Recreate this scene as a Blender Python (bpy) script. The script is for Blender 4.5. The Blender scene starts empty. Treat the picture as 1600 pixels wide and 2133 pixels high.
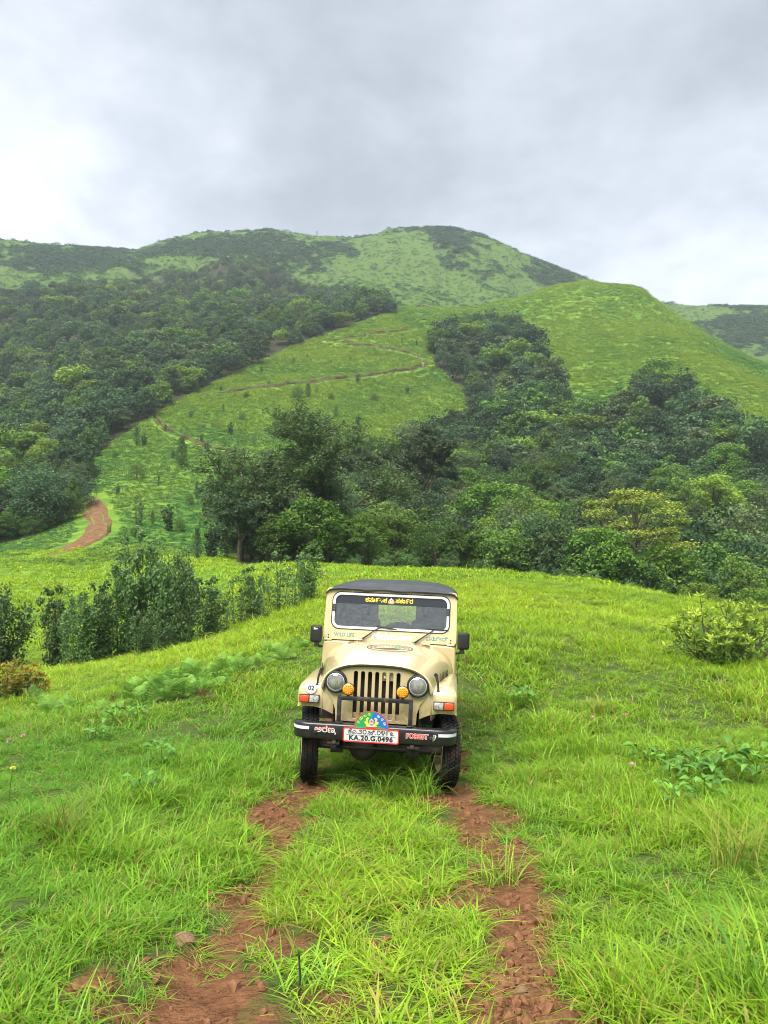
import bpy, bmesh, math, random
import numpy as np
from mathutils import Vector, Matrix, Euler

random.seed(7)
RNG = np.random.default_rng(11)
sc = bpy.context.scene
COL = sc.collection
R = math.radians

# ------------------------------------------------------------------ camera
CZ = 2.17                     # lens height above the ground under the vehicle
PITCH = R(4.2)
FPX = 1600.0                  # focal length in photograph pixels
cam_d = bpy.data.cameras.new('camera')
cam = bpy.data.objects.new('camera', cam_d)
COL.objects.link(cam)
cam.location = (0, 0, CZ)
cam.rotation_euler = (R(90) + PITCH, 0, 0)
cam_d.sensor_fit = 'HORIZONTAL'
cam_d.sensor_width = 36
cam_d.lens = 36
cam_d.clip_start = 0.1
cam_d.clip_end = 6000
sc.camera = cam

# ------------------------------------------------------------------ world: overcast sky
SUN_EL, SUN_AZ = R(62), R(205)          # azimuth measured from +Y clockwise
w = bpy.data.worlds.new('World')
sc.world = w
w.use_nodes = True
w.cycles.sampling_method = 'MANUAL'
w.cycles.sample_map_resolution = 512
nt = w.node_tree
for n in list(nt.nodes):
    nt.nodes.remove(n)


def N(tree, typ, **kw):
    n = tree.nodes.new(typ)
    for k, v in kw.items():
        if k == 'inp':
            for kk, vv in v.items():
                n.inputs[kk].default_value = vv
        else:
            setattr(n, k, v)
    return n


def L(tree, a, ao, b, bi):
    tree.links.new(a.outputs[ao], b.inputs[bi])


def mathn(tree, op, a=None, b=None, clamp=False):
    n = tree.nodes.new('ShaderNodeMath')
    n.operation = op
    n.use_clamp = clamp
    for i, v in enumerate((a, b)):
        if v is None:
            continue
        if isinstance(v, (int, float)):
            n.inputs[i].default_value = v
        else:
            tree.links.new(v, n.inputs[i])
    return n.outputs[0]


def pixdir(px, py):
    a, b = (px - 800) / FPX, (1066.5 - py) / FPX
    return Vector((a, math.cos(PITCH) - b * math.sin(PITCH), math.sin(PITCH) + b * math.cos(PITCH))).normalized()


out = N(nt, 'ShaderNodeOutputWorld')
bg = N(nt, 'ShaderNodeBackground')
bg.inputs['Strength'].default_value = 0.10
sky = N(nt, 'ShaderNodeTexSky', sky_type='NISHITA', sun_disc=False)
sky.sun_elevation = SUN_EL
sky.sun_rotation = SUN_AZ
tc = N(nt, 'ShaderNodeTexCoord')
sep = N(nt, 'ShaderNodeSeparateXYZ')
L(nt, tc, 'Generated', sep, 0)
# cloud sheet seen in perspective: direction divided by its height
zz = mathn(nt, 'ADD', mathn(nt, 'MAXIMUM', sep.outputs[2], 0.0), 0.22)
cmb = N(nt, 'ShaderNodeCombineXYZ')
nt.links.new(mathn(nt, 'DIVIDE', sep.outputs[0], zz), cmb.inputs[0])
nt.links.new(mathn(nt, 'DIVIDE', sep.outputs[1], zz), cmb.inputs[1])
cn = N(nt, 'ShaderNodeTexNoise', inp={'Scale': 1.5, 'Detail': 7.0, 'Roughness': 0.56, 'Distortion': 0.35})
cn.noise_dimensions = '3D'
mp = N(nt, 'ShaderNodeMapping')
mp.inputs['Location'].default_value = (3.1, 7.4, 0.6)
L(nt, cmb, 0, mp, 0)
L(nt, mp, 0, cn, 'Vector')
cn2 = N(nt, 'ShaderNodeTexNoise', inp={'Scale': 3.3, 'Detail': 8.0, 'Roughness': 0.60, 'Distortion': 0.2})
L(nt, mp, 0, cn2, 'Vector')
dens = mathn(nt, 'ADD', mathn(nt, 'MULTIPLY', mathn(nt, 'SUBTRACT', cn.outputs[0], 0.5), 1.3),
             mathn(nt, 'MULTIPLY', mathn(nt, 'SUBTRACT', cn2.outputs[0], 0.5), 1.15))
nrm = N(nt, 'ShaderNodeVectorMath', operation='NORMALIZE')
# warp the direction a little so that the thin places in the sheet have torn edges
wn = N(nt, 'ShaderNodeTexNoise', inp={'Scale': 3.0, 'Detail': 4.0, 'Roughness': 0.6})
L(nt, tc, 'Generated', wn, 'Vector')
wsub = N(nt, 'ShaderNodeVectorMath', operation='SUBTRACT', inp={1: (0.5, 0.5, 0.5)})
L(nt, wn, 'Color', wsub, 0)
wsc = N(nt, 'ShaderNodeVectorMath', operation='SCALE', inp={'Scale': 0.22})
L(nt, wsub, 0, wsc, 0)
wad = N(nt, 'ShaderNodeVectorMath', operation='ADD')
L(nt, tc, 'Generated', wad, 0)
L(nt, wsc, 0, wad, 1)
L(nt, wad, 0, nrm, 0)
# thin (bright) and thick (dark) places in the cloud sheet
for (px, py, wid, amp) in [(-30, 440, 0.13, 0.36), (40, 130, 0.18, 0.16), (280, 150, 0.11, 0.12), (495, 290, 0.075, 0.22),
                           (880, 110, 0.07, 0.14), (1075, 165, 0.055, 0.22), (1480, 560, 0.14, 0.18),
                           (900, 360, 0.20, -0.20), (1350, 330, 0.17, -0.12), (520, 40, 0.16, -0.14), (300, 290, 0.12, -0.10),
                           (1500, 100, 0.18, -0.06), (650, 450, 0.10, -0.04)]:
    d = pixdir(px, py)
    dv = N(nt, 'ShaderNodeVectorMath', operation='DISTANCE', inp={1: d})
    L(nt, nrm, 0, dv, 0)
    g = mathn(nt, 'MULTIPLY', mathn(nt, 'POWER', 2.71828, mathn(nt, 'MULTIPLY', mathn(nt, 'POWER', mathn(nt, 'DIVIDE', dv.outputs['Value'], wid), 2.0), -1.0)), amp)
    dens = mathn(nt, 'ADD', dens, g)
ramp = N(nt, 'ShaderNodeValToRGB')
nt.links.new(mathn(nt, 'ADD', dens, 0.40), ramp.inputs[0])
els = ramp.color_ramp.elements
SK = 0.332
els[0].position = 0.0
els[0].color = (2.50 * SK, 2.72 * SK, 3.02 * SK, 1)
els[1].position = 1.0
els[1].color = (5.9 * SK, 6.15 * SK, 6.45 * SK, 1)
e = els.new(0.45); e.color = (3.70 * SK, 3.95 * SK, 4.32 * SK, 1)
e = els.new(0.72); e.color = (4.80 * SK, 5.02 * SK, 5.35 * SK, 1)
mx = N(nt, 'ShaderNodeMix', data_type='RGBA')
mx.inputs['Factor'].default_value = 0.96
L(nt, sky, 0, mx, 6)
L(nt, ramp, 0, mx, 7)
L(nt, mx, 2, bg, 'Color')
L(nt, bg, 0, out, 0)

# ------------------------------------------------------------------ sun behind the cloud
sun_d = bpy.data.lights.new('sun', 'SUN')
sun_d.energy = 1.5
sun_d.angle = R(48)
sun_d.color = (1.0, 0.965, 0.90)
sun = bpy.data.objects.new('sun', sun_d)
COL.objects.link(sun)
sd = Vector((math.sin(SUN_AZ) * math.cos(SUN_EL), math.cos(SUN_AZ) * math.cos(SUN_EL), math.sin(SUN_EL)))
sun.rotation_euler = (-sd).to_track_quat('-Z', 'Y').to_euler()
sun.location = sd * 300

# ------------------------------------------------------------------ exposure and render settings
sc.view_settings.view_transform = 'Standard'
sc.view_settings.look = 'None'
sc.view_settings.exposure = 2.62
sc.view_settings.gamma = 1.0
sc.view_settings.use_curve_mapping = False
sc.render.engine = 'CYCLES'
cy = sc.cycles
cy.max_bounces = 5
cy.diffuse_bounces = 2
cy.glossy_bounces = 3
cy.transmission_bounces = 4
cy.transparent_max_bounces = 8
cy.volume_bounces = 0
cy.caustics_reflective = False
cy.caustics_refractive = False
cy.use_adaptive_sampling = False
cy.adaptive_threshold = 0.015
cy.use_denoising = True
cy.filter_width = 1.0

# ------------------------------------------------------------------ helpers


def tag(o, label=None, cat=None, group=None, kind=None):
    if label: o['label'] = label
    if cat: o['category'] = cat
    if group: o['group'] = group
    if kind: o['kind'] = kind
    return o


def link(o, parent=None):
    COL.objects.link(o)
    if parent is not None:
        o.parent = parent
    return o


def empty(name, loc=(0, 0, 0), rot=(0, 0, 0), parent=None):
    o = bpy.data.objects.new(name, None)
    o.empty_display_size = 0.1
    o.location = loc
    o.rotation_euler = rot
    return link(o, parent)


def mesh_np(name, v, f, mat=None, smooth=False, attrs=None):
    """mesh from numpy arrays; f is (n,3) or (n,4)"""
    me = bpy.data.meshes.new(name)
    v = np.asarray(v, np.float32)
    f = np.asarray(f, np.int32)
    me.vertices.add(len(v))
    me.vertices.foreach_set('co', v.ravel())
    k = f.shape[1]
    me.loops.add(f.size)
    me.loops.foreach_set('vertex_index', f.ravel())
    me.polygons.add(len(f))
    me.polygons.foreach_set('loop_start', np.arange(len(f), dtype=np.int32) * k)
    me.polygons.foreach_set('use_smooth', np.full(len(f), smooth, dtype=bool))
    for n_, a in (attrs or {}).items():
        at = me.attributes.new(n_, 'FLOAT', 'POINT')
        at.data.foreach_set('value', np.asarray(a, np.float32))
    me.update(calc_edges=True)
    me.validate()
    if mat: me.materials.append(mat)
    return me


def obj(name, me, parent=None, mat=None):
    o = bpy.data.objects.new(name, me)
    if mat is not None:
        me.materials.clear()
        me.materials.append(mat)
    return link(o, parent)


def _hash(ix, iy, seed):
    h = (ix.astype(np.int64) * 374761393 + iy.astype(np.int64) * 668265263 + seed * 1274126177) & 0xffffffff
    h = ((h ^ (h >> 13)) * 1274126177) & 0xffffffff
    h = h ^ (h >> 16)
    return (h & 0xffff).astype(np.float64) / 65535.0


def vnoise(x, y, seed=0):
    x = np.asarray(x, float); y = np.asarray(y, float)
    ix, iy = np.floor(x), np.floor(y)
    fx, fy = x - ix, y - iy
    fx = fx * fx * (3 - 2 * fx); fy = fy * fy * (3 - 2 * fy)
    a, b = _hash(ix, iy, seed), _hash(ix + 1, iy, seed)
    c, d = _hash(ix, iy + 1, seed), _hash(ix + 1, iy + 1, seed)
    return (a + (b - a) * fx) * (1 - fy) + (c + (d - c) * fx) * fy - 0.5


def fbm(x, y, seed=0, octv=4):
    s = 0; a = 1.0; t = 0
    for i in range(octv):
        s = s + a * vnoise(x * 2 ** i + 13.7 * i, y * 2 ** i - 7.1 * i, seed + i)
        t += a; a *= 0.5
    return s / t * 2


def pchip(xk, yk, x):
    """monotone cubic interpolation, xk, yk of shape (..., K) per query x of shape (...)"""
    h = np.diff(xk, axis=-1)
    dl = np.diff(yk, axis=-1) / h
    d = np.zeros_like(yk)
    w1 = 2 * h[..., 1:] + h[..., :-1]
    w2 = h[..., 1:] + 2 * h[..., :-1]
    same = (dl[..., :-1] * dl[..., 1:]) > 0
    with np.errstate(divide='ignore', invalid='ignore'):
        hm = (w1 + w2) / (w1 / dl[..., :-1] + w2 / dl[..., 1:])
    d[..., 1:-1] = np.where(same, hm, 0)
    d[..., 0] = dl[..., 0]
    d[..., -1] = dl[..., -1]
    K = xk.shape[-1]
    xq = np.clip(x, xk[..., 0], xk[..., -1])
    i = np.clip((xq[..., None] >= xk).sum(-1) - 1, 0, K - 2)
    if xk.ndim == 1:
        g = lambda a, j: a[j]
    else:
        g = lambda a, j: np.take_along_axis(a, j[..., None], -1)[..., 0]
    hh = g(h, i); s = (xq - g(xk, i)) / hh
    y0, y1, d0, d1 = g(yk, i), g(yk, i + 1), g(d, i), g(d, i + 1)
    return ((1 + 2 * s) * (1 - s) ** 2) * y0 + s * (1 - s) ** 2 * hh * d0 + s * s * (3 - 2 * s) * y1 + s * s * (s - 1) * hh * d1


# ------------------------------------------------------------------ terrain
def tan_of(py):
    b = (1066.5 - py) / FPX
    return (math.sin(PITCH) + b * math.cos(PITCH)) / (math.cos(PITCH) - b * math.sin(PITCH))


def zt(D, z):
    return (z - CZ) / D


# landform lines from near to far: bearing (as photograph column), distance in metres, elevation tangent
def zl(*rows):   # heights in metres
    return [(px, D, zt(D, z)) for px, D, z in rows]


def yl(*rows):   # elevation as photograph row
    return [(px, D, tan_of(py)) for px, D, py in rows]


LINES = [
    zl((-500, .5, .55), (800, .5, .52), (2100, .5, .6)),
    zl((-500, 2.9, .50), (0, 2.9, .46), (800, 2.9, .44), (1600, 2.9, .52), (2100, 2.9, .6)),
    zl((-500, 5, .32), (0, 5, .28), (500, 5, .20), (800, 5, .21), (1100, 5, .18), (1600, 5, .36), (2100, 5, .5)),
    zl((-500, 7.75, .0), (0, 7.75, .08), (400, 7.75, .10), (640, 7.75, .035), (940, 7.75, -.035), (1200, 7.75, .03), (1600, 7.75, .18), (2100, 7.75, .4)),
    zl((-500, 10.4, -.1), (0, 10.4, -.05), (400, 10.4, .10), (640, 10.4, .06), (940, 10.4, .0), (1200, 10.4, .14), (1600, 10.4, .28), (2100, 10.4, .6)),
    yl((-500, 15, 1470), (0, 16, 1448), (190, 16.5, 1420), (400, 17, 1376), (640, 18, 1328), (800, 18, 1302), (1000, 16.5, 1310), (1250, 15.5, 1338), (1400, 15, 1360), (1600, 14.5, 1375), (2100, 14, 1370)),
    yl((-500, 26, 1400), (0, 26, 1400), (190, 26, 1384), (400, 26, 1345), (640, 27, 1268), (800, 27, 1245), (1000, 25, 1250), (1250, 24, 1268), (1400, 23, 1294), (1600, 22, 1318), (2100, 22, 1340)),
    yl((-500, 70, 1170), (0, 70, 1166), (190, 70, 1164), (400, 55, 1172), (640, 50, 1176), (800, 46, 1186), (1000, 42, 1194), (1250, 37, 1215), (1400, 33, 1247), (1600, 30, 1288), (2100, 28, 1310)),
    yl((-500, 92, 1140), (0, 92, 1138), (190, 90, 1110), (400, 77, 1156), (640, 74, 1182), (800, 73, 1198), (1000, 67, 1228), (1250, 60, 1278), (1400, 57, 1312), (1600, 55, 1345), (2100, 55, 1350)),
    yl((-500, 128, 1060), (0, 128, 1045), (190, 122, 1022), (400, 128, 990), (640, 128, 1000), (800, 126, 1040), (1000, 125, 1065), (1250, 122, 1090), (1400, 120, 1105), (1600, 118, 1120), (2100, 120, 1120)),
    yl((-500, 185, 950), (0, 185, 935), (190, 180, 880), (400, 182, 858), (640, 185, 862), (800, 185, 895), (1000, 182, 925), (1250, 178, 930), (1400, 175, 930), (1600, 172, 900), (2100, 170, 920)),
    yl((-500, 245, 850), (0, 245, 845), (190, 240, 800), (400, 240, 778), (640, 245, 765), (800, 248, 765), (1000, 240, 785), (1250, 235, 778), (1400, 230, 775), (1600, 222, 808), (2100, 220, 850)),
    yl((-500, 305, 770), (0, 305, 765), (190, 300, 722), (400, 300, 712), (640, 300, 690), (800, 300, 672), (1000, 298, 695), (1250, 300, 672), (1400, 292, 690), (1600, 262, 770), (2100, 260, 830)),
    yl((-500, 365, 690), (0, 365, 685), (190, 360, 655), (400, 355, 662), (640, 342, 655), (800, 340, 637), (900, 345, 643), (1000, 350, 636), (1080, 358, 625), (1150, 362, 601), (1190, 365, 592), (1250, 365, 589), (1330, 358, 597), (1400, 345, 640), (1500, 322, 705), (1600, 305, 757), (2100, 300, 840)),
    yl((-500, 430, 640), (0, 430, 632), (190, 430, 612), (400, 425, 628), (640, 410, 648), (800, 410, 641), (1000, 430, 655), (1250, 450, 680), (1400, 450, 720), (1600, 410, 790), (2100, 410, 850)),
    yl((-500, 520, 590), (0, 520, 575), (190, 520, 575), (400, 520, 558), (640, 520, 585), (800, 520, 580), (1000, 530, 598), (1250, 545, 640), (1400, 545, 700), (1600, 530, 735), (2100, 520, 740)),
    yl((-500, 640, 540), (0, 630, 503), (90, 640, 512), (180, 645, 520), (255, 650, 524), (300, 655, 513), (360, 660, 497), (420, 665, 485), (560, 690, 482), (620, 695, 486), (720, 700, 493), (770, 695, 490), (820, 690, 477), (910, 680, 477), (1020, 670, 496), (1090, 665, 527), (1200, 655, 572), (1245, 650, 587), (1330, 660, 618), (1400, 680, 630), (1500, 690, 641), (1600, 690, 640), (2100, 680, 655)),
    yl((-500, 800, 640), (0, 800, 620), (640, 860, 600), (1000, 840, 620), (1600, 840, 720), (2100, 820, 720)),
    yl((-500, 1400, 900), (800, 1400, 900), (2100, 1400, 900)),
]
_LX = [np.array([(p[0] - 800) / FPX for p in ln]) for ln in LINES]
_LD = [np.log(np.array([p[1] for p in ln])) for ln in LINES]
_LT = [np.array([p[2] for p in ln]) for ln in LINES]


def seg_dist(x, y, poly):
    """distance to a polyline and parameter side"""
    best = np.full(np.shape(x), 1e9)
    for (x0, y0), (x1, y1) in zip(poly[:-1], poly[1:]):
        dx, dy = x1 - x0, y1 - y0
        t = np.clip(((x - x0) * dx + (y - y0) * dy) / (dx * dx + dy * dy), 0, 1)
        best = np.minimum(best, np.hypot(x - x0 - t * dx, y - y0 - t * dy))
    return best


RUT_L = [(-1.0, 0.0), (-.84, 2.6), (-.79, 4.1), (-.76, 6.0), (-.74, 7.8), (-.66, 9.5), (-.75, 14), (-1.6, 24), (-3.4, 42)]
RUT_R = [(.25, 0.0), (.56, 3.0), (.69, 4.1), (.76, 6.0), (.74, 7.8), (.86, 10.5), (.80, 14), (.1, 24), (-1.5, 42)]


def H0(x, y):
    x = np.asarray(x, float); y = np.asarray(y, float)
    rho = np.hypot(x, y)
    phi = np.arctan2(x, y)
    c = np.clip(phi, -R(44), R(44))
    u = np.tan(c)
    D = np.maximum(rho * np.cos(c), 0.3)
    lk = np.stack([pchip(a, b, u) for a, b in zip(_LX, _LD)], -1)
    tk = np.stack([pchip(a, b, u) for a, b in zip(_LX, _LT)], -1)
    t = pchip(lk, tk, np.log(D))
    z = CZ + t * D
    # unseen ground behind the camera, flattened so hills don't block sky light
    k = np.clip((np.abs(phi) - R(44)) / R(60), 0, 1)
    return z * (1 - k) + (0.5 + np.where(rho < 30, 0, (rho - 30) * 0.02)) * k


def H(x, y):
    x = np.asarray(x, float); y = np.asarray(y, float)
    rho = np.hypot(x, y)
    z = H0(x, y)
    # hummocks and tussocks
    a1 = np.interp(rho, [0, 3, 9, 25, 60, 150, 300, 700], [.02, .06, .09, .22, .5, 1.3, 2.2, 2.4])
    s1 = np.interp(rho, [0, 10, 30, 80, 200, 700], [1.2, 1.6, 4, 9, 17, 34])
    s1 = np.exp(np.round(np.log(s1) * 3) / 3)
    z = z + a1 * .55 * fbm(x / 34., y / 34., 3, 5) * np.clip(rho / 120, 0, 1) * 2.2
    z = z + .14 * fbm(x / 3.1, y / 3.1, 5, 3) * np.clip((rho - 6) / 10, 0, 1) * np.interp(rho, [0, 30, 80, 200], [.5, 1, 1.4, 2.0])
    # ledges and gullies of the high ground
    hi = np.clip((rho - 380) / 160, 0, 1) * np.clip((900 - rho) / 200, 0, 1)
    g = np.abs(fbm(x / 62. + y / 300., y / 150., 21, 4))
    z = z - hi * (1 - np.clip(g / .34, 0, 1)) * 13.0 * np.clip((655 - rho) / 90, 0, 1)
    z = z + hi * 2.6 * np.abs(fbm(x / 22., y / 26., 31, 4)) * np.clip((690 - rho) / 80, 0.3, 1)
    # wheel ruts
    near = np.clip((45 - rho) / 15, 0, 1)
    for rut, wd in ((RUT_L, .21), (RUT_R, .21)):
        d = seg_dist(x, y, rut)
        z = z - near * .055 * np.exp(-(d / wd) ** 2)
    z = z + .075 * fbm(x / .75, y / .85, 8, 3) * np.clip((22 - rho) / 10, 0, 1) * np.clip((np.minimum(seg_dist(x, y, RUT_L), seg_dist(x, y, RUT_R)) - .25) / .4, 0, 1)
    z = z + .018 * fbm(x / .35, y / .35, 9, 3) * np.clip((14 - rho) / 6, 0, 1)
    return z


def at(px, py, D):
    """world point on the sight line of a photograph pixel at forward distance D"""
    a, b = (px - 800) / FPX, (1066.5 - py) / FPX
    s = D / (math.cos(PITCH) - b * math.sin(PITCH))
    return Vector((a * s, D, CZ + (math.sin(PITCH) + b * math.cos(PITCH)) * s))


def proj(x, y, z):
    zc = y * math.cos(PITCH) + (z - CZ) * math.sin(PITCH)
    zc = np.maximum(zc, 1e-3)
    yc = -y * math.sin(PITCH) + (z - CZ) * math.cos(PITCH)
    return 800 + FPX * x / zc, 1066.5 - FPX * yc / zc


def inpoly(px, py, poly):
    r = np.zeros(np.shape(px), bool)
    n = len(poly)
    for i in range(n):
        x0, y0 = poly[i]; x1, y1 = poly[(i + 1) % n]
        c = ((y0 > py) != (y1 > py)) & (px < (x1 - x0) * (py - y0) / ((y1 - y0) if y1 != y0 else 1e-9) + x0)
        r ^= c
    return r


def ground_hit(px, py, dmin=1.5, dmax=900):
    """first place where the sight line of a pixel meets the terrain"""
    D = np.exp(np.linspace(math.log(dmin), math.log(dmax), 700))
    p0 = at(px, py, 1.0)
    xs = p0.x * D; zs = CZ + (p0.z - CZ) * D
    below = zs < H(xs, D)
    if not below.any(): return None
    i = int(np.argmax(below))
    return Vector((xs[i], D[i], float(H(xs[i], D[i]))))
# ------------------------------------------------------------------ materials
MATS = {}


def newmat(name):
    m = bpy.data.materials.new(name)
    m.use_nodes = True
    t = m.node_tree
    for n in list(t.nodes): t.nodes.remove(n)
    o = t.nodes.new('ShaderNodeOutputMaterial')
    MATS[name] = m
    return m, t, o


def mixc(t, fac, a, b, mode='MIX'):
    n = t.nodes.new('ShaderNodeMix'); n.data_type = 'RGBA'; n.blend_type = mode
    for i, v in ((0, fac), (6, a), (7, b)):
        if isinstance(v, (int, float)): n.inputs[i].default_value = v
        elif isinstance(v, tuple): n.inputs[i].default_value = (*v, 1) if len(v) == 3 else v
        else: t.links.new(v, n.inputs[i])
    return n.outputs[2]


def noise(t, vec, scale, detail=4, rough=.55, dist=0):
    n = N(t, 'ShaderNodeTexNoise', inp={'Scale': scale, 'Detail': detail, 'Roughness': rough, 'Distortion': dist})
    if vec is not None: t.links.new(vec, n.inputs['Vector'])
    return n.outputs[0]


def ramp2(t, val, p0, p1):
    n = N(t, 'ShaderNodeMapRange', inp={1: p0, 2: p1, 3: 0.0, 4: 1.0})
    t.links.new(val, n.inputs[0])
    return n.outputs[0]


def attr(t, name, typ='GEOMETRY'):
    n = t.nodes.new('ShaderNodeAttribute'); n.attribute_name = name; n.attribute_type = typ
    return n


def terrain_mat():
    m, t, o = newmat('turf and red soil')
    g = t.nodes.new('ShaderNodeNewGeometry')
    pos = g.outputs['Position']
    p = N(t, 'ShaderNodeBsdfPrincipled', inp={'Roughness': .9, 'Specular IOR Level': .15})
    big = noise(t, pos, .045, 5)
    mid = noise(t, pos, .35, 5)
    fine = noise(t, pos, 2.2, 5, .65)
    n7 = noise(t, pos, 9, 5, .7)
    n30 = noise(t, pos, 38, 4, .7)
    grass = mixc(t, ramp2(t, big, .35, .65), (.085, .185, .018), (.18, .27, .022))
    grass = mixc(t, ramp2(t, mid, .40, .66), grass, (.055, .14, .018))
    grass = mixc(t, mathn(t, 'MULTIPLY', ramp2(t, fine, .5, .75), .25), grass, (.20, .24, .035))
    grass = mixc(t, attr(t, 'high').outputs['Fac'], grass, mixc(t, fine, (.042, .084, .015), (.090, .140, .024)))
    grass = mixc(t, attr(t, 'thatch').outputs['Fac'], grass, mixc(t, n7, (.035, .068, .012), (.085, .11, .024)))
    scrub = mixc(t, fine, (.018, .042, .016), (.06, .10, .025))
    c = mixc(t, attr(t, 'scrub').outputs['Fac'], grass, scrub)
    soil = mixc(t, ramp2(t, n7, .35, .7), (.108, .045, .020), (.185, .085, .038))
    soil = mixc(t, mathn(t, 'MULTIPLY', ramp2(t, n30, .5, .72), .7), soil, (.062, .027, .014))
    soil = mixc(t, mathn(t, 'MULTIPLY', ramp2(t, mid, .5, .62), .35), soil, (.23, .125, .062))
    c = mixc(t, attr(t, 'dirt').outputs['Fac'], c, soil)
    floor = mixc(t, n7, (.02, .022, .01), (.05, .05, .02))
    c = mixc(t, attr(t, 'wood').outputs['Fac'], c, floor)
    t.links.new(c, p.inputs['Base Color'])
    b = N(t, 'ShaderNodeBump', inp={'Strength': .7, 'Distance': .03})
    t.links.new(mathn(t, 'ADD', n7, mathn(t, 'MULTIPLY', n30, .5)), b.inputs['Height'])
    b2 = N(t, 'ShaderNodeBump', inp={'Strength': .55, 'Distance': .8})
    t.links.new(mathn(t, 'ADD', mid, mathn(t, 'MULTIPLY', fine, .6)), b2.inputs['Height'])
    L(t, b, 0, b2, 'Normal')
    L(t, b2, 0, p, 'Normal')
    t.links.new(p.outputs[0], o.inputs[0])
    return m


def leaf_mat(name, c0, c1, c2=None, trans=.35, rough=.55, spec=.25, tip=None):
    """foliage: colour varies between leaves (shade), between plants (random) and towards paler tips"""
    m, t, o = newmat(name)
    sh = attr(t, 'shade').outputs['Fac']
    oi = t.nodes.new('ShaderNodeObjectInfo')
    c = mixc(t, sh, c0, c1)
    if c2 is not None:
        c = mixc(t, ramp2(t, oi.outputs['Random'], .25, 1.0), c, c2)
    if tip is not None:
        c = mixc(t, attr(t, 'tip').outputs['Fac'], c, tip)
    bri = N(t, 'ShaderNodeHueSaturation')
    t.links.new(c, bri.inputs['Color'])
    v = N(t, 'ShaderNodeMapRange', inp={1: 0.0, 2: 1.0, 3: .62, 4: 1.45})
    t.links.new(mathn(t, 'FRACT', mathn(t, 'MULTIPLY', oi.outputs['Random'], 7.31)), v.inputs[0])
    L(t, v, 0, bri, 'Value')
    d = N(t, 'ShaderNodeBsdfPrincipled', inp={'Roughness': rough, 'Specular IOR Level': spec})
    tr = N(t, 'ShaderNodeBsdfTranslucent')
    L(t, bri, 0, d, 'Base Color'); L(t, bri, 0, tr, 'Color')
    ms = N(t, 'ShaderNodeMixShader', inp={0: trans})
    L(t, d, 0, ms, 1); L(t, tr, 0, ms, 2)
    L(t, ms, 0, o, 0)
    return m


def grass_mat(name, deep, lime, dry, trans=.45):
    m, t, o = newmat(name)
    tint = attr(t, 'tint', 'INSTANCER').outputs['Fac']
    dr = attr(t, 'dry', 'INSTANCER').outputs['Fac']
    sh = attr(t, 'shade').outputs['Fac']
    oi = t.nodes.new('ShaderNodeObjectInfo')
    c = mixc(t, tint, deep, lime)
    c = mixc(t, mathn(t, 'MULTIPLY', mathn(t, 'GREATER_THAN', mathn(t, 'ADD', sh, mathn(t, 'MULTIPLY', dr, .55)), .97), .8), c, dry)
    bri = N(t, 'ShaderNodeHueSaturation')
    t.links.new(c, bri.inputs['Color'])
    v = N(t, 'ShaderNodeMapRange', inp={1: 0.0, 2: 1.0, 3: .58, 4: 1.30})
    t.links.new(mathn(t, 'FRACT', mathn(t, 'ADD', oi.outputs['Random'], mathn(t, 'MULTIPLY', sh, 3.0))), v.inputs[0])
    L(t, v, 0, bri, 'Value')
    d = N(t, 'ShaderNodeBsdfPrincipled', inp={'Roughness': .42, 'Specular IOR Level': .28})
    tr = N(t, 'ShaderNodeBsdfTranslucent')
    L(t, bri, 0, d, 'Base Color'); L(t, bri, 0, tr, 'Color')
    ms = N(t, 'ShaderNodeMixShader', inp={0: trans})
    L(t, d, 0, ms, 1); L(t, tr, 0, ms, 2)
    L(t, ms, 0, o, 0)
    return m


def plain(name, col, rough=.5, metal=0.0, spec=.5, coat=0.0, bump=None, vary=None, coat_rough=.05):
    m, t, o = newmat(name)
    p = N(t, 'ShaderNodeBsdfPrincipled', inp={'Roughness': rough, 'Metallic': metal, 'Specular IOR Level': spec, 'Coat Weight': coat, 'Coat Roughness': coat_rough})
    tcn = t.nodes.new('ShaderNodeTexCoord')
    c = None
    if vary:
        nz = noise(t, tcn.outputs['Object'], vary[0], 5, .6)
        c = mixc(t, ramp2(t, nz, vary[2] if len(vary) > 2 else .35, vary[3] if len(vary) > 3 else .7), col, vary[1])
        t.links.new(c, p.inputs['Base Color'])
    else:
        p.inputs['Base Color'].default_value = (*col, 1)
    if bump:
        nz = noise(t, tcn.outputs['Object'], bump[0], 5, .6)
        b = N(t, 'ShaderNodeBump', inp={'Strength': bump[1], 'Distance': bump[2]})
        t.links.new(nz, b.inputs['Height'])
        L(t, b, 0, p, 'Normal')
    t.links.new(p.outputs[0], o.inputs[0])
    return m


M_TERR = terrain_mat()
M_SOIL = plain('red laterite soil', (.115, .058, .028), .95, spec=.1, bump=(9, .8, .06), vary=(1.1, (.20, .115, .06)))
M_SOILD = plain('shade darkened bank soil', (.070, .042, .022), .95, spec=.1, bump=(3, .9, .3), vary=(.5, (.07, .13, .025), .42, .6))  # brown soil and grass, kept dark to paint the bank's shaded line
M_STONE = plain('weathered stone', (.20, .105, .065), .85, spec=.2, bump=(14, .6, .02), vary=(6, (.29, .18, .12)))
M_BARK = plain('grey brown bark', (.085, .065, .045), .9, spec=.1, bump=(8, .8, .03), vary=(3, (.16, .14, .10)))

# ------------------------------------------------------------------ terrain sheet
PATHS = []      # (name, list of (px, py)) laid on the hill later; kept here so that grass stays off them


def path_world(pts, dmin=60):
    r = []
    for px, py in pts:
        g = ground_hit(px, py, dmin)
        if g is not None: r.append((g.x, g.y))
    # smooth resample
    r = np.array(r)
    seg = np.r_[0, np.cumsum(np.hypot(*np.diff(r, axis=0).T))]
    s = np.arange(0, seg[-1], 1.6)
    return np.stack([pchip(seg, r[:, 0], s), pchip(seg, r[:, 1], s)], -1)


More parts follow.
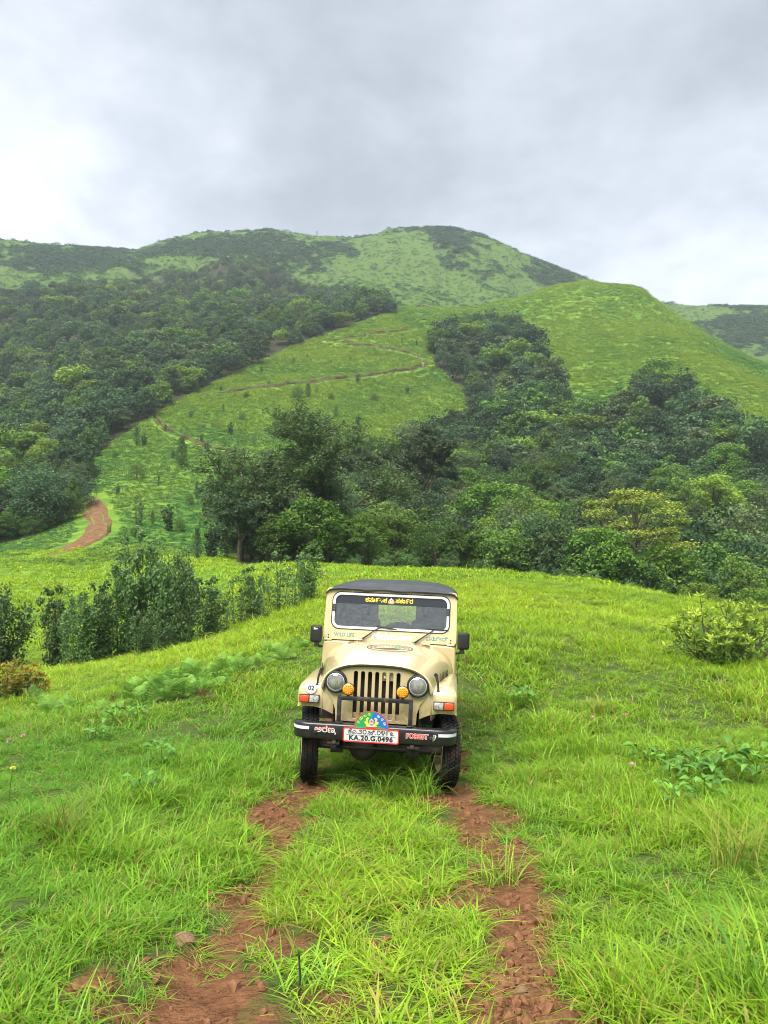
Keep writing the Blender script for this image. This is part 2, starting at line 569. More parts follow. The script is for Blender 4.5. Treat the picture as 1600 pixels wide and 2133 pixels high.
ROAD = path_world([(60, 1163), (100, 1158), (150, 1142), (190, 1122), (208, 1098), (200, 1072), (190, 1050), (188, 1034)])
TRAIL_LOW = path_world([(200, 1031), (330, 1028), (300, 862), (0, 0)][:0] + [(318, 864), (330, 882), (352, 900), (390, 918), (440, 933), (490, 944), (540, 950)])
TRAIL_MID = path_world([(420, 822), (500, 817), (560, 808), (640, 800), (720, 790), (800, 781), (860, 770), (905, 760), (925, 757)])
TRAIL_TOP = path_world([(680, 713), (700, 709), (730, 705), (780, 697), (830, 691), (868, 686)])
TRAIL_TOP2 = path_world([(700, 720), (740, 722), (800, 728), (850, 738), (890, 748)])

# where the woods stand, as ground regions in bearing/elevation terms
WOOD_LEFT = [(-700, 1150), (-100, 1150), (0, 1128), (60, 1118), (120, 1096), (150, 1060), (160, 1010), (172, 985), (198, 950), (284, 885), (402, 820), (502, 772), (622, 716), (704, 688), (776, 662), (820, 652),
             (790, 628), (740, 606), (690, 610), (640, 606), (590, 570), (520, 545), (455, 540), (440, 560), (320, 585), (250, 590), (180, 600), (60, 612), (0, 622), (-700, 640)]
WOOD_MID = [(905, 760), (895, 720), (902, 706), (932, 690), (985, 677), (1045, 675), (1078, 690), (1108, 732), (1136, 775), (1155, 825), (1190, 860), (1260, 880), (1300, 862), (1308, 822), (1340, 795), (1375, 796), (1432, 824), (1480, 868), (1525, 912), (1600, 950), (2300, 960),
            (2300, 1420), (1600, 1345), (1400, 1300), (1250, 1258), (1100, 1224), (1000, 1204), (760, 1193), (560, 1186), (492, 1176), (500, 1120), (560, 1075), (660, 1060), (740, 1010), (790, 960), (850, 935), (930, 905), (990, 880), (960, 810)]


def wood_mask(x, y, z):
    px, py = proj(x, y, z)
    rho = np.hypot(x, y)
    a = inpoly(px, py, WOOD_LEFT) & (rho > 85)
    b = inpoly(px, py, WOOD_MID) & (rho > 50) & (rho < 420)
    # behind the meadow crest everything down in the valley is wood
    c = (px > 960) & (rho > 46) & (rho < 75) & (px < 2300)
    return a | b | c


def scrub_mask(x, y, z):
    """dark scrub pockets of the high ridge"""
    px, py = proj(x, y, z)
    rho = np.hypot(x, y)
    n = fbm(x / 48., y / 75., 44, 4) + .35 * fbm(x / 13., y / 15., 45, 3)
    hi = np.clip((rho - 400) / 60, 0, 1)
    band = .0
    for (cx, cy_, wx, wy, a) in [(60, 545, 130, 26, .4), (60, 590, 60, 22, -.55), (230, 560, 150, 34, .4), (420, 515, 130, 24, .4), (370, 545, 50, 10, -.6), (560, 525, 140, 26, .3), (700, 510, 60, 10, .25),
                                 (650, 497, 70, 7, -.5), (780, 530, 40, 14, .35), (760, 580, 110, 28, -.75), (890, 560, 90, 45, -.5), (850, 500, 60, 18, -.3), (960, 500, 50, 14, .4), (1040, 560, 100, 30, .5), (1150, 575, 80, 22, .45),
                                 (930, 625, 90, 18, -.5), (1450, 660, 120, 30, .1), (830, 485, 30, 8, .4), (905, 482, 25, 8, .4)]:
        band = band + a * np.exp(-((px - cx) / wx) ** 2 - ((py - cy_) / wy) ** 2)
    return hi * np.clip((.85 * n + .9 * band - .10) / .55, 0, 1)


def dirt_mask(x, y):
    """bare red soil along the wheel tracks"""
    rho = np.hypot(x, y)
    n = fbm(x / .55, y / .7, 61, 4)
    n2 = fbm(x / .16, y / .16, 66, 3)
    dl = seg_dist(x, y, RUT_L); dr = seg_dist(x, y, RUT_R)
    kl = np.interp(y, [0, 2.6, 3.3, 3.9, 4.4, 5.2, 6.0, 6.8, 7.6, 9, 12, 45], [.34, .37, .46, .44, .32, .22, .32, .40, .62, .28, .12, .16])
    kr = np.interp(y, [0, 2.6, 3.2, 3.8, 4.5, 5.2, 6.0, 7.2, 8.5, 11, 14, 45], [.60, .58, .46, .32, .30, .36, .34, .44, .40, .32, .12, .10])
    d = np.maximum(1.02 - dl / kl, 1.02 - dr / kr)
    # thin grass between the tracks close to the camera
    cx = np.interp(y, [0, 3, 5], [-.45, -.20, -.1])
    d = np.maximum(d, .80 - np.abs(x - cx) / .62 - np.clip((y - 3.0) / 1.2, 0, 2))
    d = np.maximum(d, .48 - np.hypot((x + 1.15) / .85, (y - 3.4) / .7))
    d = np.maximum(d, .70 - np.hypot((x + .45) / .34, (y - 4.8) / 1.2))
    d = np.maximum(d, .55 - np.hypot((x - .42) / .26, (y - 4.7) / 1.1))
    return np.clip((d + n * 1.1 + n2 * .5 - .33) / .36, 0, 1) * np.clip((48 - rho) / 6, 0, 1) * np.clip(1.25 - np.clip(y - 11, 0, 9) / 14, 0, 1)


def build_terrain():
    inner = np.linspace(R(-33), R(33), 760)
    side = np.linspace(0, 1, 60)[1:]
    right = R(33) + side ** 1.6 * (math.pi - R(33))
    ang = np.r_[-right[::-1], inner, right][1:]
    rr = np.r_[np.exp(np.linspace(math.log(.35), math.log(60), 300)), np.exp(np.linspace(math.log(60), math.log(780), 330))[1:], np.exp(np.linspace(math.log(780), math.log(985), 8))[1:]]
    A, Rr = np.meshgrid(ang, rr)
    X = (Rr * np.sin(A)).ravel(); Y = (Rr * np.cos(A)).ravel()
    Z = H(X, Y)
    na, nr = len(ang), len(rr)
    i = np.arange(nr - 1)[:, None] * na
    j = np.arange(na)[None, :]
    jn = (j + 1) % na
    f = np.stack([i + j, i + jn, i + na + jn, i + na + j], -1).reshape(-1, 4)
    v = np.stack([X, Y, Z], -1)
    # close the middle under the camera
    v = np.vstack([v, [0, 0, float(H(0.0, 0.01))]])
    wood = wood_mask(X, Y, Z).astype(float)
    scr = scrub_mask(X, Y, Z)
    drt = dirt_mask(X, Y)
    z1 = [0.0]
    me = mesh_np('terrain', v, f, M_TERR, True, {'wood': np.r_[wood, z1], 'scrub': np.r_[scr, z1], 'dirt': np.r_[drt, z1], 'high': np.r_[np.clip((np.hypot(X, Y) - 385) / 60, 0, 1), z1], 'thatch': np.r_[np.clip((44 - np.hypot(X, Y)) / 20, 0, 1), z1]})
    o = obj('terrain', me)
    tag(o, 'rolling green hill country with red soil tracks', kind='structure')
    return o


TERRAIN = build_terrain()


def strip(name, pts, prof, mat, label, wig=.3, taper=True):
    """a bench path laid along the slope: prof = (offset uphill, height above the slope)"""
    pts = np.asarray(pts)
    tg = np.gradient(pts, axis=0)
    tg /= np.linalg.norm(tg, axis=1)[:, None] + 1e-9
    nrm = np.stack([-tg[:, 1], tg[:, 0]], -1)
    # make the normal point uphill
    e = 3.0
    up = H0(pts[:, 0] + nrm[:, 0] * e, pts[:, 1] + nrm[:, 1] * e) - H0(pts[:, 0] - nrm[:, 0] * e, pts[:, 1] - nrm[:, 1] * e)
    if up.mean() < 0: nrm = -nrm
    rows = []
    n = len(pts)
    s = np.arange(n) * 1.6
    tp = np.clip(np.minimum(np.arange(n), n - 1 - np.arange(n)) / 5., .12, 1) if taper else np.ones(n)
    for k, (off, hh) in enumerate(prof):
        o_ = off * (.75 + .5 * tp) + wig * fbm(s / 5., np.full(n, k * 3.3), 80, 3)
        x = pts[:, 0] + nrm[:, 0] * o_; y = pts[:, 1] + nrm[:, 1] * o_
        z = H(x, y) + hh * tp + (.12 * fbm(x / 1.3, y / 1.3, 81, 3) if 0 < k < len(prof) - 1 else 0)
        rows.append(np.stack([x, y, z], -1))
    v = np.stack(rows, 1).reshape(-1, 3)
    k = len(prof)
    i = np.arange(n - 1)[:, None] * k; j = np.arange(k - 1)[None]
    f = np.stack([i + j, i + j + 1, i + k + j + 1, i + k + j], -1).reshape(-1, 4)
    o = obj(name, mesh_np(name, v, f, mat, True))
    tag(o, label, kind='structure')
    return o


strip('dirt_road', ROAD, [(-1.35, -.3), (-1.1, .04), (-.8, .10), (-.5, .0), (-.15, .14), (.2, .12), (.55, .0), (.9, .14), (1.15, .06), (1.4, -.3)], M_SOIL, 'red dirt road climbing beside the wood', .45, True)
BENCH = [(-.8, -.5), (-.5, .06), (.1, .03), (.25, .15), (.4, .75), (.7, .85), (1.5, -.3)]
for nm, pts, lb in (('path', TRAIL_LOW, 'lower bend of the hill path'), ('path', TRAIL_MID, 'long middle stretch of the hill path'), ('path', TRAIL_TOP, 'upper stretch of the hill path'), ('path', TRAIL_TOP2, 'short stretch of the hill path below the upper one')):
    strip(nm, pts, [(a_ * (.75 if pts is TRAIL_LOW else 1.05), b_ * (.75 if pts is TRAIL_LOW else 1.05)) for a_, b_ in BENCH], M_SOILD, lb, .55)
ALL_PATHS = [(ROAD, 2.6), (TRAIL_LOW, 1.3), (TRAIL_MID, 1.8), (TRAIL_TOP, 1.8), (TRAIL_TOP2, 1.4)]


def off_paths(x, y):
    ok = np.ones(len(x), bool)
    for p, wd in ALL_PATHS:
        ok &= seg_dist(x, y, [tuple(q) for q in p[::2]]) > wd
    return ok
# ------------------------------------------------------------------ plant building
def unit(v):
    return v / (np.linalg.norm(v, axis=-1, keepdims=True) + 1e-9)


class Tubes:
    """tapered limbs collected into one mesh"""
    def __init__(self, sides=6):
        self.v = []; self.f = []; self.n = 0; self.k = sides

    def add(self, pts, rad):
        pts = np.asarray(pts, float); rad = np.asarray(rad, float)
        t = unit(np.gradient(pts, axis=0))
        ref = np.array([0, 1.0, 0]) if abs(t[0][2]) > .8 else np.array([0, 0, 1.0])
        a = unit(np.cross(t, ref)); b = np.cross(t, a)
        th = np.arange(self.k) / self.k * 2 * np.pi
        ring = pts[:, None] + rad[:, None, None] * (a[:, None] * np.cos(th)[None, :, None] + b[:, None] * np.sin(th)[None, :, None])
        n = len(pts)
        self.v.append(ring.reshape(-1, 3))
        i = np.arange(n - 1)[:, None] * self.k; j = np.arange(self.k)[None]; jn = (j + 1) % self.k
        self.f.append((np.stack([i + j, i + jn, i + self.k + jn, i + self.k + j], -1).reshape(-1, 4)) + self.n)
        self.n += n * self.k

    def mesh(self, name, mat):
        return mesh_np(name, np.vstack(self.v), np.vstack(self.f), mat, True)


class Leaves:
    def __init__(self):
        self.c = []; self.nr = []; self.ln = []; self.wd = []; self.sh = []; self.tp = []; self.ax = []

    def add(self, c, nr, ln, wd, sh, tp, ax=None):
        n = len(c)
        self.c.append(c); self.nr.append(nr)
        self.ln.append(np.broadcast_to(ln, n)); self.wd.append(np.broadcast_to(wd, n))
        self.sh.append(np.broadcast_to(sh, n)); self.tp.append(np.broadcast_to(tp, n))
        self.ax.append(RNG.normal(size=(n, 3)) if ax is None else ax)

    def mesh(self, name, mat):
        c = np.vstack(self.c); n = unit(np.vstack(self.nr)); ln = np.concatenate(self.ln)[:, None]; wd = np.concatenate(self.wd)[:, None]
        sh = np.concatenate(self.sh); tp = np.concatenate(self.tp)
        ax = np.vstack(self.ax)
        t = unit(ax - n * (ax * n).sum(-1, keepdims=True)); b = np.cross(n, t)
        v = np.stack([c - t * ln * .5, c + b * wd * .5 - n * wd * .12, c + t * ln * .5, c - b * wd * .5 - n * wd * .12], 1).reshape(-1, 3)
        f = np.arange(len(c) * 4).reshape(-1, 4)
        return mesh_np(name, v, f, mat, False, {'shade': np.repeat(sh, 4), 'tip': np.repeat(tp, 4)})


def rand_dirs(n, zmin=-1.0):
    z = RNG.uniform(zmin, 1, n); a = RNG.uniform(0, 2 * np.pi, n); r = np.sqrt(1 - z * z)
    return np.stack([r * np.cos(a), r * np.sin(a), z], -1)


def puff(Lv, c, r, n, leaf, zmin=-.5, squash=.8, asp=.5, up=.35, tipgain=1.0, ragged=.35):
    d = rand_dirs(n, zmin)
    rad = r * (1 - ragged + 2 * ragged * RNG.random(n) ** 1.0 * .9)
    p = np.asarray(c) + d * rad[:, None] * np.array([1, 1, squash])
    nr = d * .55 + RNG.normal(size=(n, 3)) * .55 + np.array([0, 0, up])
    s = leaf * RNG.uniform(.65, 1.35, n)
    tp = np.clip((d[:, 2] - .15) * 1.1, 0, 1) * RNG.random(n) * tipgain  # tip colour grows towards the top of each clump
    Lv.add(p, nr, s, s * asp, RNG.random(n), tp)


def limb(T, a, b, r0, r1, bend=.12, n=5):
    a = np.asarray(a, float); b = np.asarray(b, float)
    s = np.linspace(0, 1, n)[:, None]
    ln = np.linalg.norm(b - a)
    off = RNG.normal(size=3) * bend * ln
    p = a + (b - a) * s + off * (s * (1 - s)) * 2
    T.add(p, np.linspace(r0, r1, n))
    return p


def tree_round(name, h=8., rx=3.2, rz=2.9, npuff=46, nleaf=95, leaf=.34, seed=0, mat=None, trunk_h=.35, flat=0.0, pr=(.20, .34), asp=.55, tipgain=1.0):
    """broad evergreen: trunk, limbs reaching into a crown built of many leafy clumps"""
    global RNG
    RNG = np.random.default_rng(seed)
    T = Tubes(6); Lv = Leaves()
    cz = h - rz
    limb(T, (0, 0, -.6), (RNG.normal() * .2, RNG.normal() * .2, h * .6), .035 * h * .75, .012 * h, .06, 6)
    k = np.arange(npuff) + .5
    zc = 1 - 1.62 * k / npuff
    a = k * 2.39996 + RNG.normal(size=npuff) * .35
    rr = np.sqrt(np.clip(1 - zc * zc, 0, 1))
    ph1, ph2 = RNG.uniform(0, 6.28, 2)
    for i in range(npuff):
        jr = RNG.uniform(.60, 1.04) * (1 + .20 * math.sin(2 * a[i] + ph1) + .14 * math.sin(3 * a[i] + 5 * zc[i] + ph2))
        q = RNG.uniform(*pr) * rx
        c = np.array([rr[i] * np.cos(a[i]) * rx * jr, rr[i] * np.sin(a[i]) * rx * jr, cz + zc[i] * rz * jr * (1 - flat)])
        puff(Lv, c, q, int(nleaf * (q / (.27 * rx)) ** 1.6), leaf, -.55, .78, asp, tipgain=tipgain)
        if i % 3 == 0:
            limb(T, (0, 0, h * RNG.uniform(trunk_h * .7, .6)), c * np.array([.85, .85, 1]) - np.array([0, 0, q * .3]), .011 * h, .004 * h, .1, 4)
    return T.mesh(name + '_trunk', M_BARK), Lv.mesh(name + '_crown', mat)


def tree_cone(name, h=6., rx=1.5, npuff=40, nleaf=70, leaf=.22, seed=0, mat=None):
    global RNG
    RNG = np.random.default_rng(seed)
    T = Tubes(6); Lv = Leaves()
    limb(T, (0, 0, -.4), (.1, .05, h * .9), .018 * h, .004 * h, .03, 6)
    for i in range(npuff):
        s = (i + .5) / npuff
        z = h * (.10 + .86 * s)
        env = rx * (min(1, s / .22)) * (1 - max(0, s - .3) / .72) ** .8 + .10
        a = i * 2.4 + RNG.normal() * .4
        r = env * RNG.uniform(.35, .85)
        q = rx * RNG.uniform(.26, .42) * (1 - .5 * s)
        c = np.array([r * np.cos(a), r * np.sin(a), z])
        puff(Lv, c, q, nleaf, leaf, -.6, 1.25, .45, up=.15)
        if i % 3 == 0: limb(T, (0, 0, z * .85), c, .006 * h, .002 * h, .05, 3)
    return T.mesh(name + '_trunk', M_BARK), Lv.mesh(name + '_crown', mat)


def tree_sparse(name, h=15., seed=0, mat=None, leaf=.26, spread=1.0, depth=5, nl=16, lean=0.0, first=.42):
    """open crowned tree: limbs fork down to twigs that carry small leaf sprays"""
    global RNG
    RNG = np.random.default_rng(seed)
    T = Tubes(6); Lv = Leaves()
    ends = []

    def grow(p, d, ln, r, lev):
        n = 4
        q = [p]
        dd = d
        for i in range(n):
            dd = unit(dd + RNG.normal(size=3) * .16 + np.array([0, 0, .05 if lev < 3 else -.01]))
            q.append(q[-1] + dd * ln / n)
        T.add(q, np.linspace(r, r * .66, n + 1))
        if lev >= 2:
            for m in q[1:]: ends.append((m, lev))
        if lev >= depth:
            return
        kids = 3 if lev < 2 else RNG.integers(2, 4)
        for i in range(kids):
            t = RNG.integers(2, n + 1)
            a = RNG.uniform(0, 2 * np.pi)
            side = unit(np.cross(dd, rand_dirs(1)[0]))
            ang = RNG.uniform(.45, .95) * spread
            nd = unit(dd * math.cos(ang) + side * math.sin(ang) + np.array([0, 0, .12]))
            grow(q[t], nd, ln * RNG.uniform(.62, .82), r * .58, lev + 1)
        grow(q[-1], unit(dd + RNG.normal(size=3) * .15), ln * .74, r * .62, lev + 1)

    base = [np.array([0, 0, -.6]), np.array([.15 + lean * .3, .0, h * first * .5]), np.array([.2 + lean, 0, h * first])]
    T.add(base, [.028 * h, .021 * h, .018 * h])
    for k in range(4):
        a = k * 1.6 + RNG.uniform(-.4, .4)
        sl = RNG.uniform(.55, .95) if k else .1
        d = unit(np.array([math.cos(a) * math.sin(sl), math.sin(a) * math.sin(sl), math.cos(sl)]))
        grow(base[-1] - np.array([0, 0, h * .08 * k * .6]), d, h * .215, .0115 * h, 1)
    for c, lev in ends:
        if lev < 3 and RNG.random() < .6: continue
        n = int(nl * (1.0 if lev >= depth - 1 else .5))
        d = rand_dirs(n, -.5)
        p = c + d * RNG.uniform(.08, .62, n)[:, None] * .044 * h * 1.2
        s = leaf * RNG.uniform(.6, 1.3, n)
        Lv.add(p, d * .3 + RNG.normal(size=(n, 3)) * .6 + np.array([0, 0, .5]), s, s * .5, RNG.random(n), RNG.random(n) * .6)
    return T.mesh(name + '_trunk', M_BARK), Lv.mesh(name + '_crown', mat)


def tree_layered(name, h=10., rx=4.2, seed=0, mat=None, leaf=.26, npad=26):
    """tiers of flat pads of pale young leaves"""
    global RNG
    RNG = np.random.default_rng(seed)
    T = Tubes(6); Lv = Leaves()
    limb(T, (0, 0, -.5), (.2, 0, h * .8), .022 * h, .008 * h, .06, 6)
    for i in range(npad):
        s = (i + .5) / npad
        z = h * (.5 + .48 * s)
        env = rx * (1.05 - .75 * max(0, s - .45) / .55) * RNG.uniform(.35, 1)
        a = i * 2.4 + RNG.normal() * .3
        c = np.array([env * math.cos(a), env * math.sin(a), z + RNG.normal() * .2])
        q = rx * RNG.uniform(.18, .30)
        n = 130
        ph = RNG.uniform(0, 2 * np.pi, n); rad = q * np.sqrt(RNG.random(n)) * 1.25
        p = c + np.stack([rad * np.cos(ph), rad * np.sin(ph) * .8, RNG.normal(size=n) * .10 - (rad / q) ** 2 * .14], -1)
        sz = leaf * RNG.uniform(.7, 1.3, n)
        Lv.add(p, RNG.normal(size=(n, 3)) * .45 + np.array([0, 0, 1.0]), sz, sz * .5, RNG.random(n), RNG.uniform(.35, 1, n))
        puff(Lv, c - np.array([0, 0, .45]), q * .8, 45, leaf, -.8, .5, tipgain=0)
        limb(T, (0, 0, z * .72), c - np.array([0, 0, .15]), .007 * h, .0025 * h, .12, 4)
    return T.mesh(name + '_trunk', M_BARK), Lv.mesh(name + '_crown', mat)


def shrub_upright(name, h=3., rx=.75, stems=7, npuff=9, nleaf=70, leaf=.11, seed=0, mat=None, ragged=.5):
    """several upright stems clothed in leaves almost to the ground"""
    global RNG
    RNG = np.random.default_rng(seed)
    T = Tubes(5); Lv = Leaves()
    for k in range(stems):
        a = k * 2.4 + RNG.normal() * .3
        r = rx * math.sqrt((k + .3) / stems)
        hh = h * RNG.uniform(.68, 1.0) * (1 - .22 * r / rx)
        top = np.array([r * math.cos(a), r * math.sin(a), hh])
        base = top * np.array([.35, .35, 0]) + np.array([0, 0, -.2])
        p = limb(T, base, top, .018, .005, .04, 6)
        for i in range(npuff):
            s = .13 + .87 * (i + RNG.random() * .6) / npuff
            c = base + (top - base) * s + RNG.normal(size=3) * np.array([.13, .13, .08]) * rx
            q = rx * RNG.uniform(.20, .36) * (1 - .45 * max(0, s - .6) / .4)
            puff(Lv, c, q, nleaf, leaf, -.7, 1.3, .42, up=.45, ragged=ragged)
    return T.mesh(name + '_stem', M_BARK), Lv.mesh(name + '_foliage', mat)


def bush_rosette(name, h=1.1, rx=.9, seed=0, mat=None, n=60, leaf=.10, low=True):
    """open bush: bent twigs ending in whorls of pointed leaves, denser low down"""
    global RNG
    RNG = np.random.default_rng(seed)
    T = Tubes(5); Lv = Leaves()
    for k in range(n):
        a = RNG.uniform(0, 2 * np.pi); r = rx * math.sqrt(RNG.random())
        z = h * (1 - .45 * (r / rx) ** 2) * RNG.uniform(.45, 1.0)
        tip = np.array([r * math.cos(a), r * math.sin(a), z])
        base = np.array([tip[0] * .12, tip[1] * .12, -.1])
        limb(T, base, tip, .012, .004, .22, 6)
        for q in range(2):
            m = 13
            d = rand_dirs(m, -.15)
            c = tip - np.array([0, 0, q * .12]) + d * leaf * .55
            s = leaf * RNG.uniform(.8, 1.4, m)
            Lv.add(c, np.cross(d, RNG.normal(size=(m, 3))) + np.array([0, 0, .3]), s, s * .28, RNG.random(m), np.full(m, (1 - q * .6)) * RNG.uniform(.4, 1), ax=d)
        m = 26
        s_ = RNG.uniform(.15, .9, m)[:, None]
        c = base + (tip - base) * s_ + RNG.normal(size=(m, 3)) * .07
        s = leaf * RNG.uniform(.7, 1.2, m)
        Lv.add(c, RNG.normal(size=(m, 3)) + np.array([0, 0, .6]), s, s * .35, RNG.random(m), 0.0)
    return T.mesh(name + '_stem', M_BARK), Lv.mesh(name + '_foliage', mat)


# foliage colours
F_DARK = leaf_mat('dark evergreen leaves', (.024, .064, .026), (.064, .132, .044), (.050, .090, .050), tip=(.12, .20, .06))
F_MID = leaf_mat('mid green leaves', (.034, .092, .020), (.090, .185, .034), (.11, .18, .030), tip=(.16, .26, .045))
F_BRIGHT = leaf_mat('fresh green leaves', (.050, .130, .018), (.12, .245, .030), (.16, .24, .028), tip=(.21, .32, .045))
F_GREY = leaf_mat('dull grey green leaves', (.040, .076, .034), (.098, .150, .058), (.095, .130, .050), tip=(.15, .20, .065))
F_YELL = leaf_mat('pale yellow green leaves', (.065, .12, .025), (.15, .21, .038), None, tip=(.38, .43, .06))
F_SHRUB = leaf_mat('glossy shrub leaves', (.034, .090, .028), (.095, .19, .050), (.085, .16, .05), tip=(.17, .27, .055), rough=.4, spec=.45)
F_ORANGE = leaf_mat('young orange leaves', (.07, .12, .025), (.16, .20, .04), None, tip=(.42, .30, .04))
F_BUSH = leaf_mat('lime bush leaves', (.070, .150, .025), (.16, .26, .04), None, tip=(.42, .52, .06))
F_HERO = leaf_mat('sparse olive leaves', (.040, .082, .030), (.098, .160, .055), None, tip=(.14, .21, .065))
F_BLUE = leaf_mat('fern green leaves', (.050, .155, .04), (.12, .28, .07), None, tip=(.17, .36, .09))

PROTO = {
    'round_a': tree_round('round_a', 8, 3.2, 3.9, 62, 90, .34, 1, F_DARK),
    'round_b': tree_round('round_b', 8, 2.9, 4.0, 58, 90, .34, 2, F_MID, pr=(.22, .38)),
    'round_c': tree_round('round_c', 8, 3.4, 3.7, 68, 80, .32, 3, F_DARK, pr=(.16, .30)),
    'round_d': tree_round('round_d', 7, 2.6, 3.5, 52, 100, .30, 4, F_BRIGHT),
    'round_e': tree_round('round_e', 9, 3.0, 4.4, 60, 75, .34, 5, F_GREY, pr=(.18, .34)),
    'round_f': tree_round('round_f', 8, 3.1, 3.9, 72, 72, .30, 16, F_MID, pr=(.14, .30)),
    'cone_a': tree_cone('cone_a', 6, 1.5, 40, 75, .22, 6, F_MID),
    'cone_b': tree_cone('cone_b', 6, 1.25, 38, 65, .20, 7, F_DARK),
    'open_a': tree_sparse('open_a', 12, 8, F_GREY, .30, 1.0, 4, 20),
    'layer_a': tree_layered('layer_a', 10, 4.2, 9, F_YELL),
    'far_a': tree_round('far_a', 10, 4.2, 4.8, 44, 30, .80, 10, F_DARK, pr=(.22, .36), asp=.7),
    'far_b': tree_round('far_b', 10, 3.8, 5.0, 42, 30, .80, 11, F_MID, pr=(.24, .40), asp=.7),
    'far_c': tree_round('far_c', 11, 4.6, 4.8, 52, 26, .75, 12, F_DARK, pr=(.18, .32), asp=.7),
    'far_d': tree_round('far_d', 9, 3.6, 4.4, 44, 28, .75, 13, F_GREY, pr=(.2, .36), asp=.7),
    'far_e': tree_round('far_e', 9, 4.4, 2.4, 34, 30, .80, 14, F_BRIGHT, pr=(.2, .34), asp=.7),
    'open_b': tree_sparse('open_b', 11, 18, F_MID, .28, .9, 4, 18, .2, .40),
    'open_c': tree_sparse('open_c', 11, 28, F_DARK, .28, 1.1, 4, 20, -.2, .34),
    'shrub_a': shrub_upright('shrub_a', 3, .75, 7, 9, 70, .115, 20, F_SHRUB),
    'shrub_b': shrub_upright('shrub_b', 3, .62, 6, 9, 62, .115, 21, F_SHRUB),
    'shrub_c': shrub_upright('shrub_c', 3, .9, 9, 9, 62, .115, 22, F_SHRUB),
    'shrub_thin': shrub_upright('shrub_thin', 3, .6, 5, 7, 24, .12, 23, F_SHRUB, .8),
    'sapling': shrub_upright('sapling', 3, .48, 5, 8, 26, .17, 24, F_DARK),
}


def place(kind, name, loc, h_scale, rz, label, cat, group=None, parts=('trunk', 'crown'), wide=1.0):
    tr, cr = PROTO[kind]
    e = empty(name, loc, (0, 0, rz))
    e.scale = (h_scale * wide, h_scale * wide, h_scale)
    for nm, me in zip(parts, (tr, cr)):
        o = bpy.data.objects.new(nm, me)
        link(o, e)
    tag(e, label, cat, group)
    return e


PH = {k: float(np.array([v.co.z for v in PROTO[k][1].vertices]).max()) for k in PROTO}


def stand(px, D):
    p = at(px, 1184, D)
    return Vector((p.x, D, float(H(p.x, D))))


# --- single trees and shrubs that can be told apart
def named_tree(kind, px, D, hgt, label, name='tree', cat='tree', group=None, wide=1.0, rz=None, parts=('trunk', 'crown'), sink=.1):
    p = stand(px, D)
    p.z -= sink
    return place(kind, name, p, hgt / PH[kind], random.uniform(0, 6.28) if rz is None else rz, label, cat, group, parts, wide)


SH = ('stem', 'foliage')
G_SH = 'dark upright shrubs in the hollow left of the vehicle'
named_tree('shrub_c', 10, 27, 3.2, 'dense dark upright shrub cut off by the picture edge behind the orange bush', 'shrub', 'shrub', G_SH, parts=SH, wide=.95)
named_tree('shrub_b', 118, 25.5, 2.9, 'narrow dark shrub at the outer end of the shrub clump', 'shrub', 'shrub', G_SH, parts=SH, wide=.8)
named_tree('shrub_a', 165, 25, 2.75, 'dark shrub second from the outer end of the shrub clump', 'shrub', 'shrub', G_SH, parts=SH, wide=.75)
named_tree('shrub_b', 212, 25.5, 2.8, 'dark shrub in the middle of the clump, left of its tallest shrubs', 'shrub', 'shrub', G_SH, parts=SH, wide=.85)
named_tree('shrub_a', 255, 26.5, 3.7, 'tall dark shrub on the left flank of the tallest pointed one', 'shrub', 'shrub', G_SH, parts=SH, wide=.7)
named_tree('shrub_b', 296, 26.5, 4.5, 'tallest pointed dark shrub of the clump', 'shrub', 'shrub', G_SH, parts=SH, wide=.68)
named_tree('shrub_c', 343, 26.5, 4.2, 'broad dark shrub right of the tallest pointed one', 'shrub', 'shrub', G_SH, parts=SH, wide=.72)
named_tree('shrub_a', 385, 26, 3.5, 'dark shrub at the inner end of the shrub clump', 'shrub', 'shrub', G_SH, parts=SH, wide=.65)
named_tree('shrub_b', 305, 23.5, 1.5, 'small dark shrub standing in front of the tallest shrubs', 'shrub', 'shrub', G_SH, parts=SH, wide=1.2)
named_tree('shrub_b', 348, 23, 1.05, 'low dark shrub at the foot of the broad shrub', 'shrub', 'shrub', G_SH, parts=SH, wide=1.3)
named_tree('shrub_b', 436, 25, 2.2, 'lone dark shrub with clear grass on both sides', 'shrub', 'shrub', G_SH, parts=SH, wide=1.1)
named_tree('shrub_thin', 498, 27, 1.9, 'thin see-through shrub furthest from the vehicle of the row of three', 'shrub', 'shrub', None, parts=SH)
named_tree('shrub_thin', 580, 28, 2.3, 'leggy dark shrub in the middle of the row of three', 'shrub', 'shrub', None, parts=SH, wide=1.1)
named_tree('shrub_b', 640, 29, 2.3, 'dark shrub nearest the canvas roof of the vehicle', 'shrub', 'shrub', None, parts=SH, wide=1.0)

for px_, D_, h__, k_, lb_ in [(470, 25, 1.5, 'shrub_thin', 'low thin shrub just right of the lone dark shrub'), (528, 27, 2.1, 'shrub_b', 'slender dark shrub left of the leggy shrub'), (552, 25.5, 1.2, 'shrub_thin', 'small open shrub in front of the leggy shrub'), (614, 27, 1.7, 'shrub_thin', 'thin shrub between the leggy shrub and the shrub by the roof')]:
    named_tree(k_, px_, D_, h__, lb_, 'shrub', 'shrub', None, parts=SH)
PROTO['bush_lime'] = bush_rosette('bush_lime', 1.15, .95, 31, F_BUSH, 75)
PROTO['bush_orange'] = bush_rosette('bush_orange', .95, .7, 32, F_ORANGE, 70)
PH['bush_lime'] = 1.15; PH['bush_orange'] = .95
named_tree('bush_lime', 1505, 14.2, 1.40, 'open lime green bush with twisted twigs on the meadow', 'bush', 'bush', None, parts=SH, rz=.4)
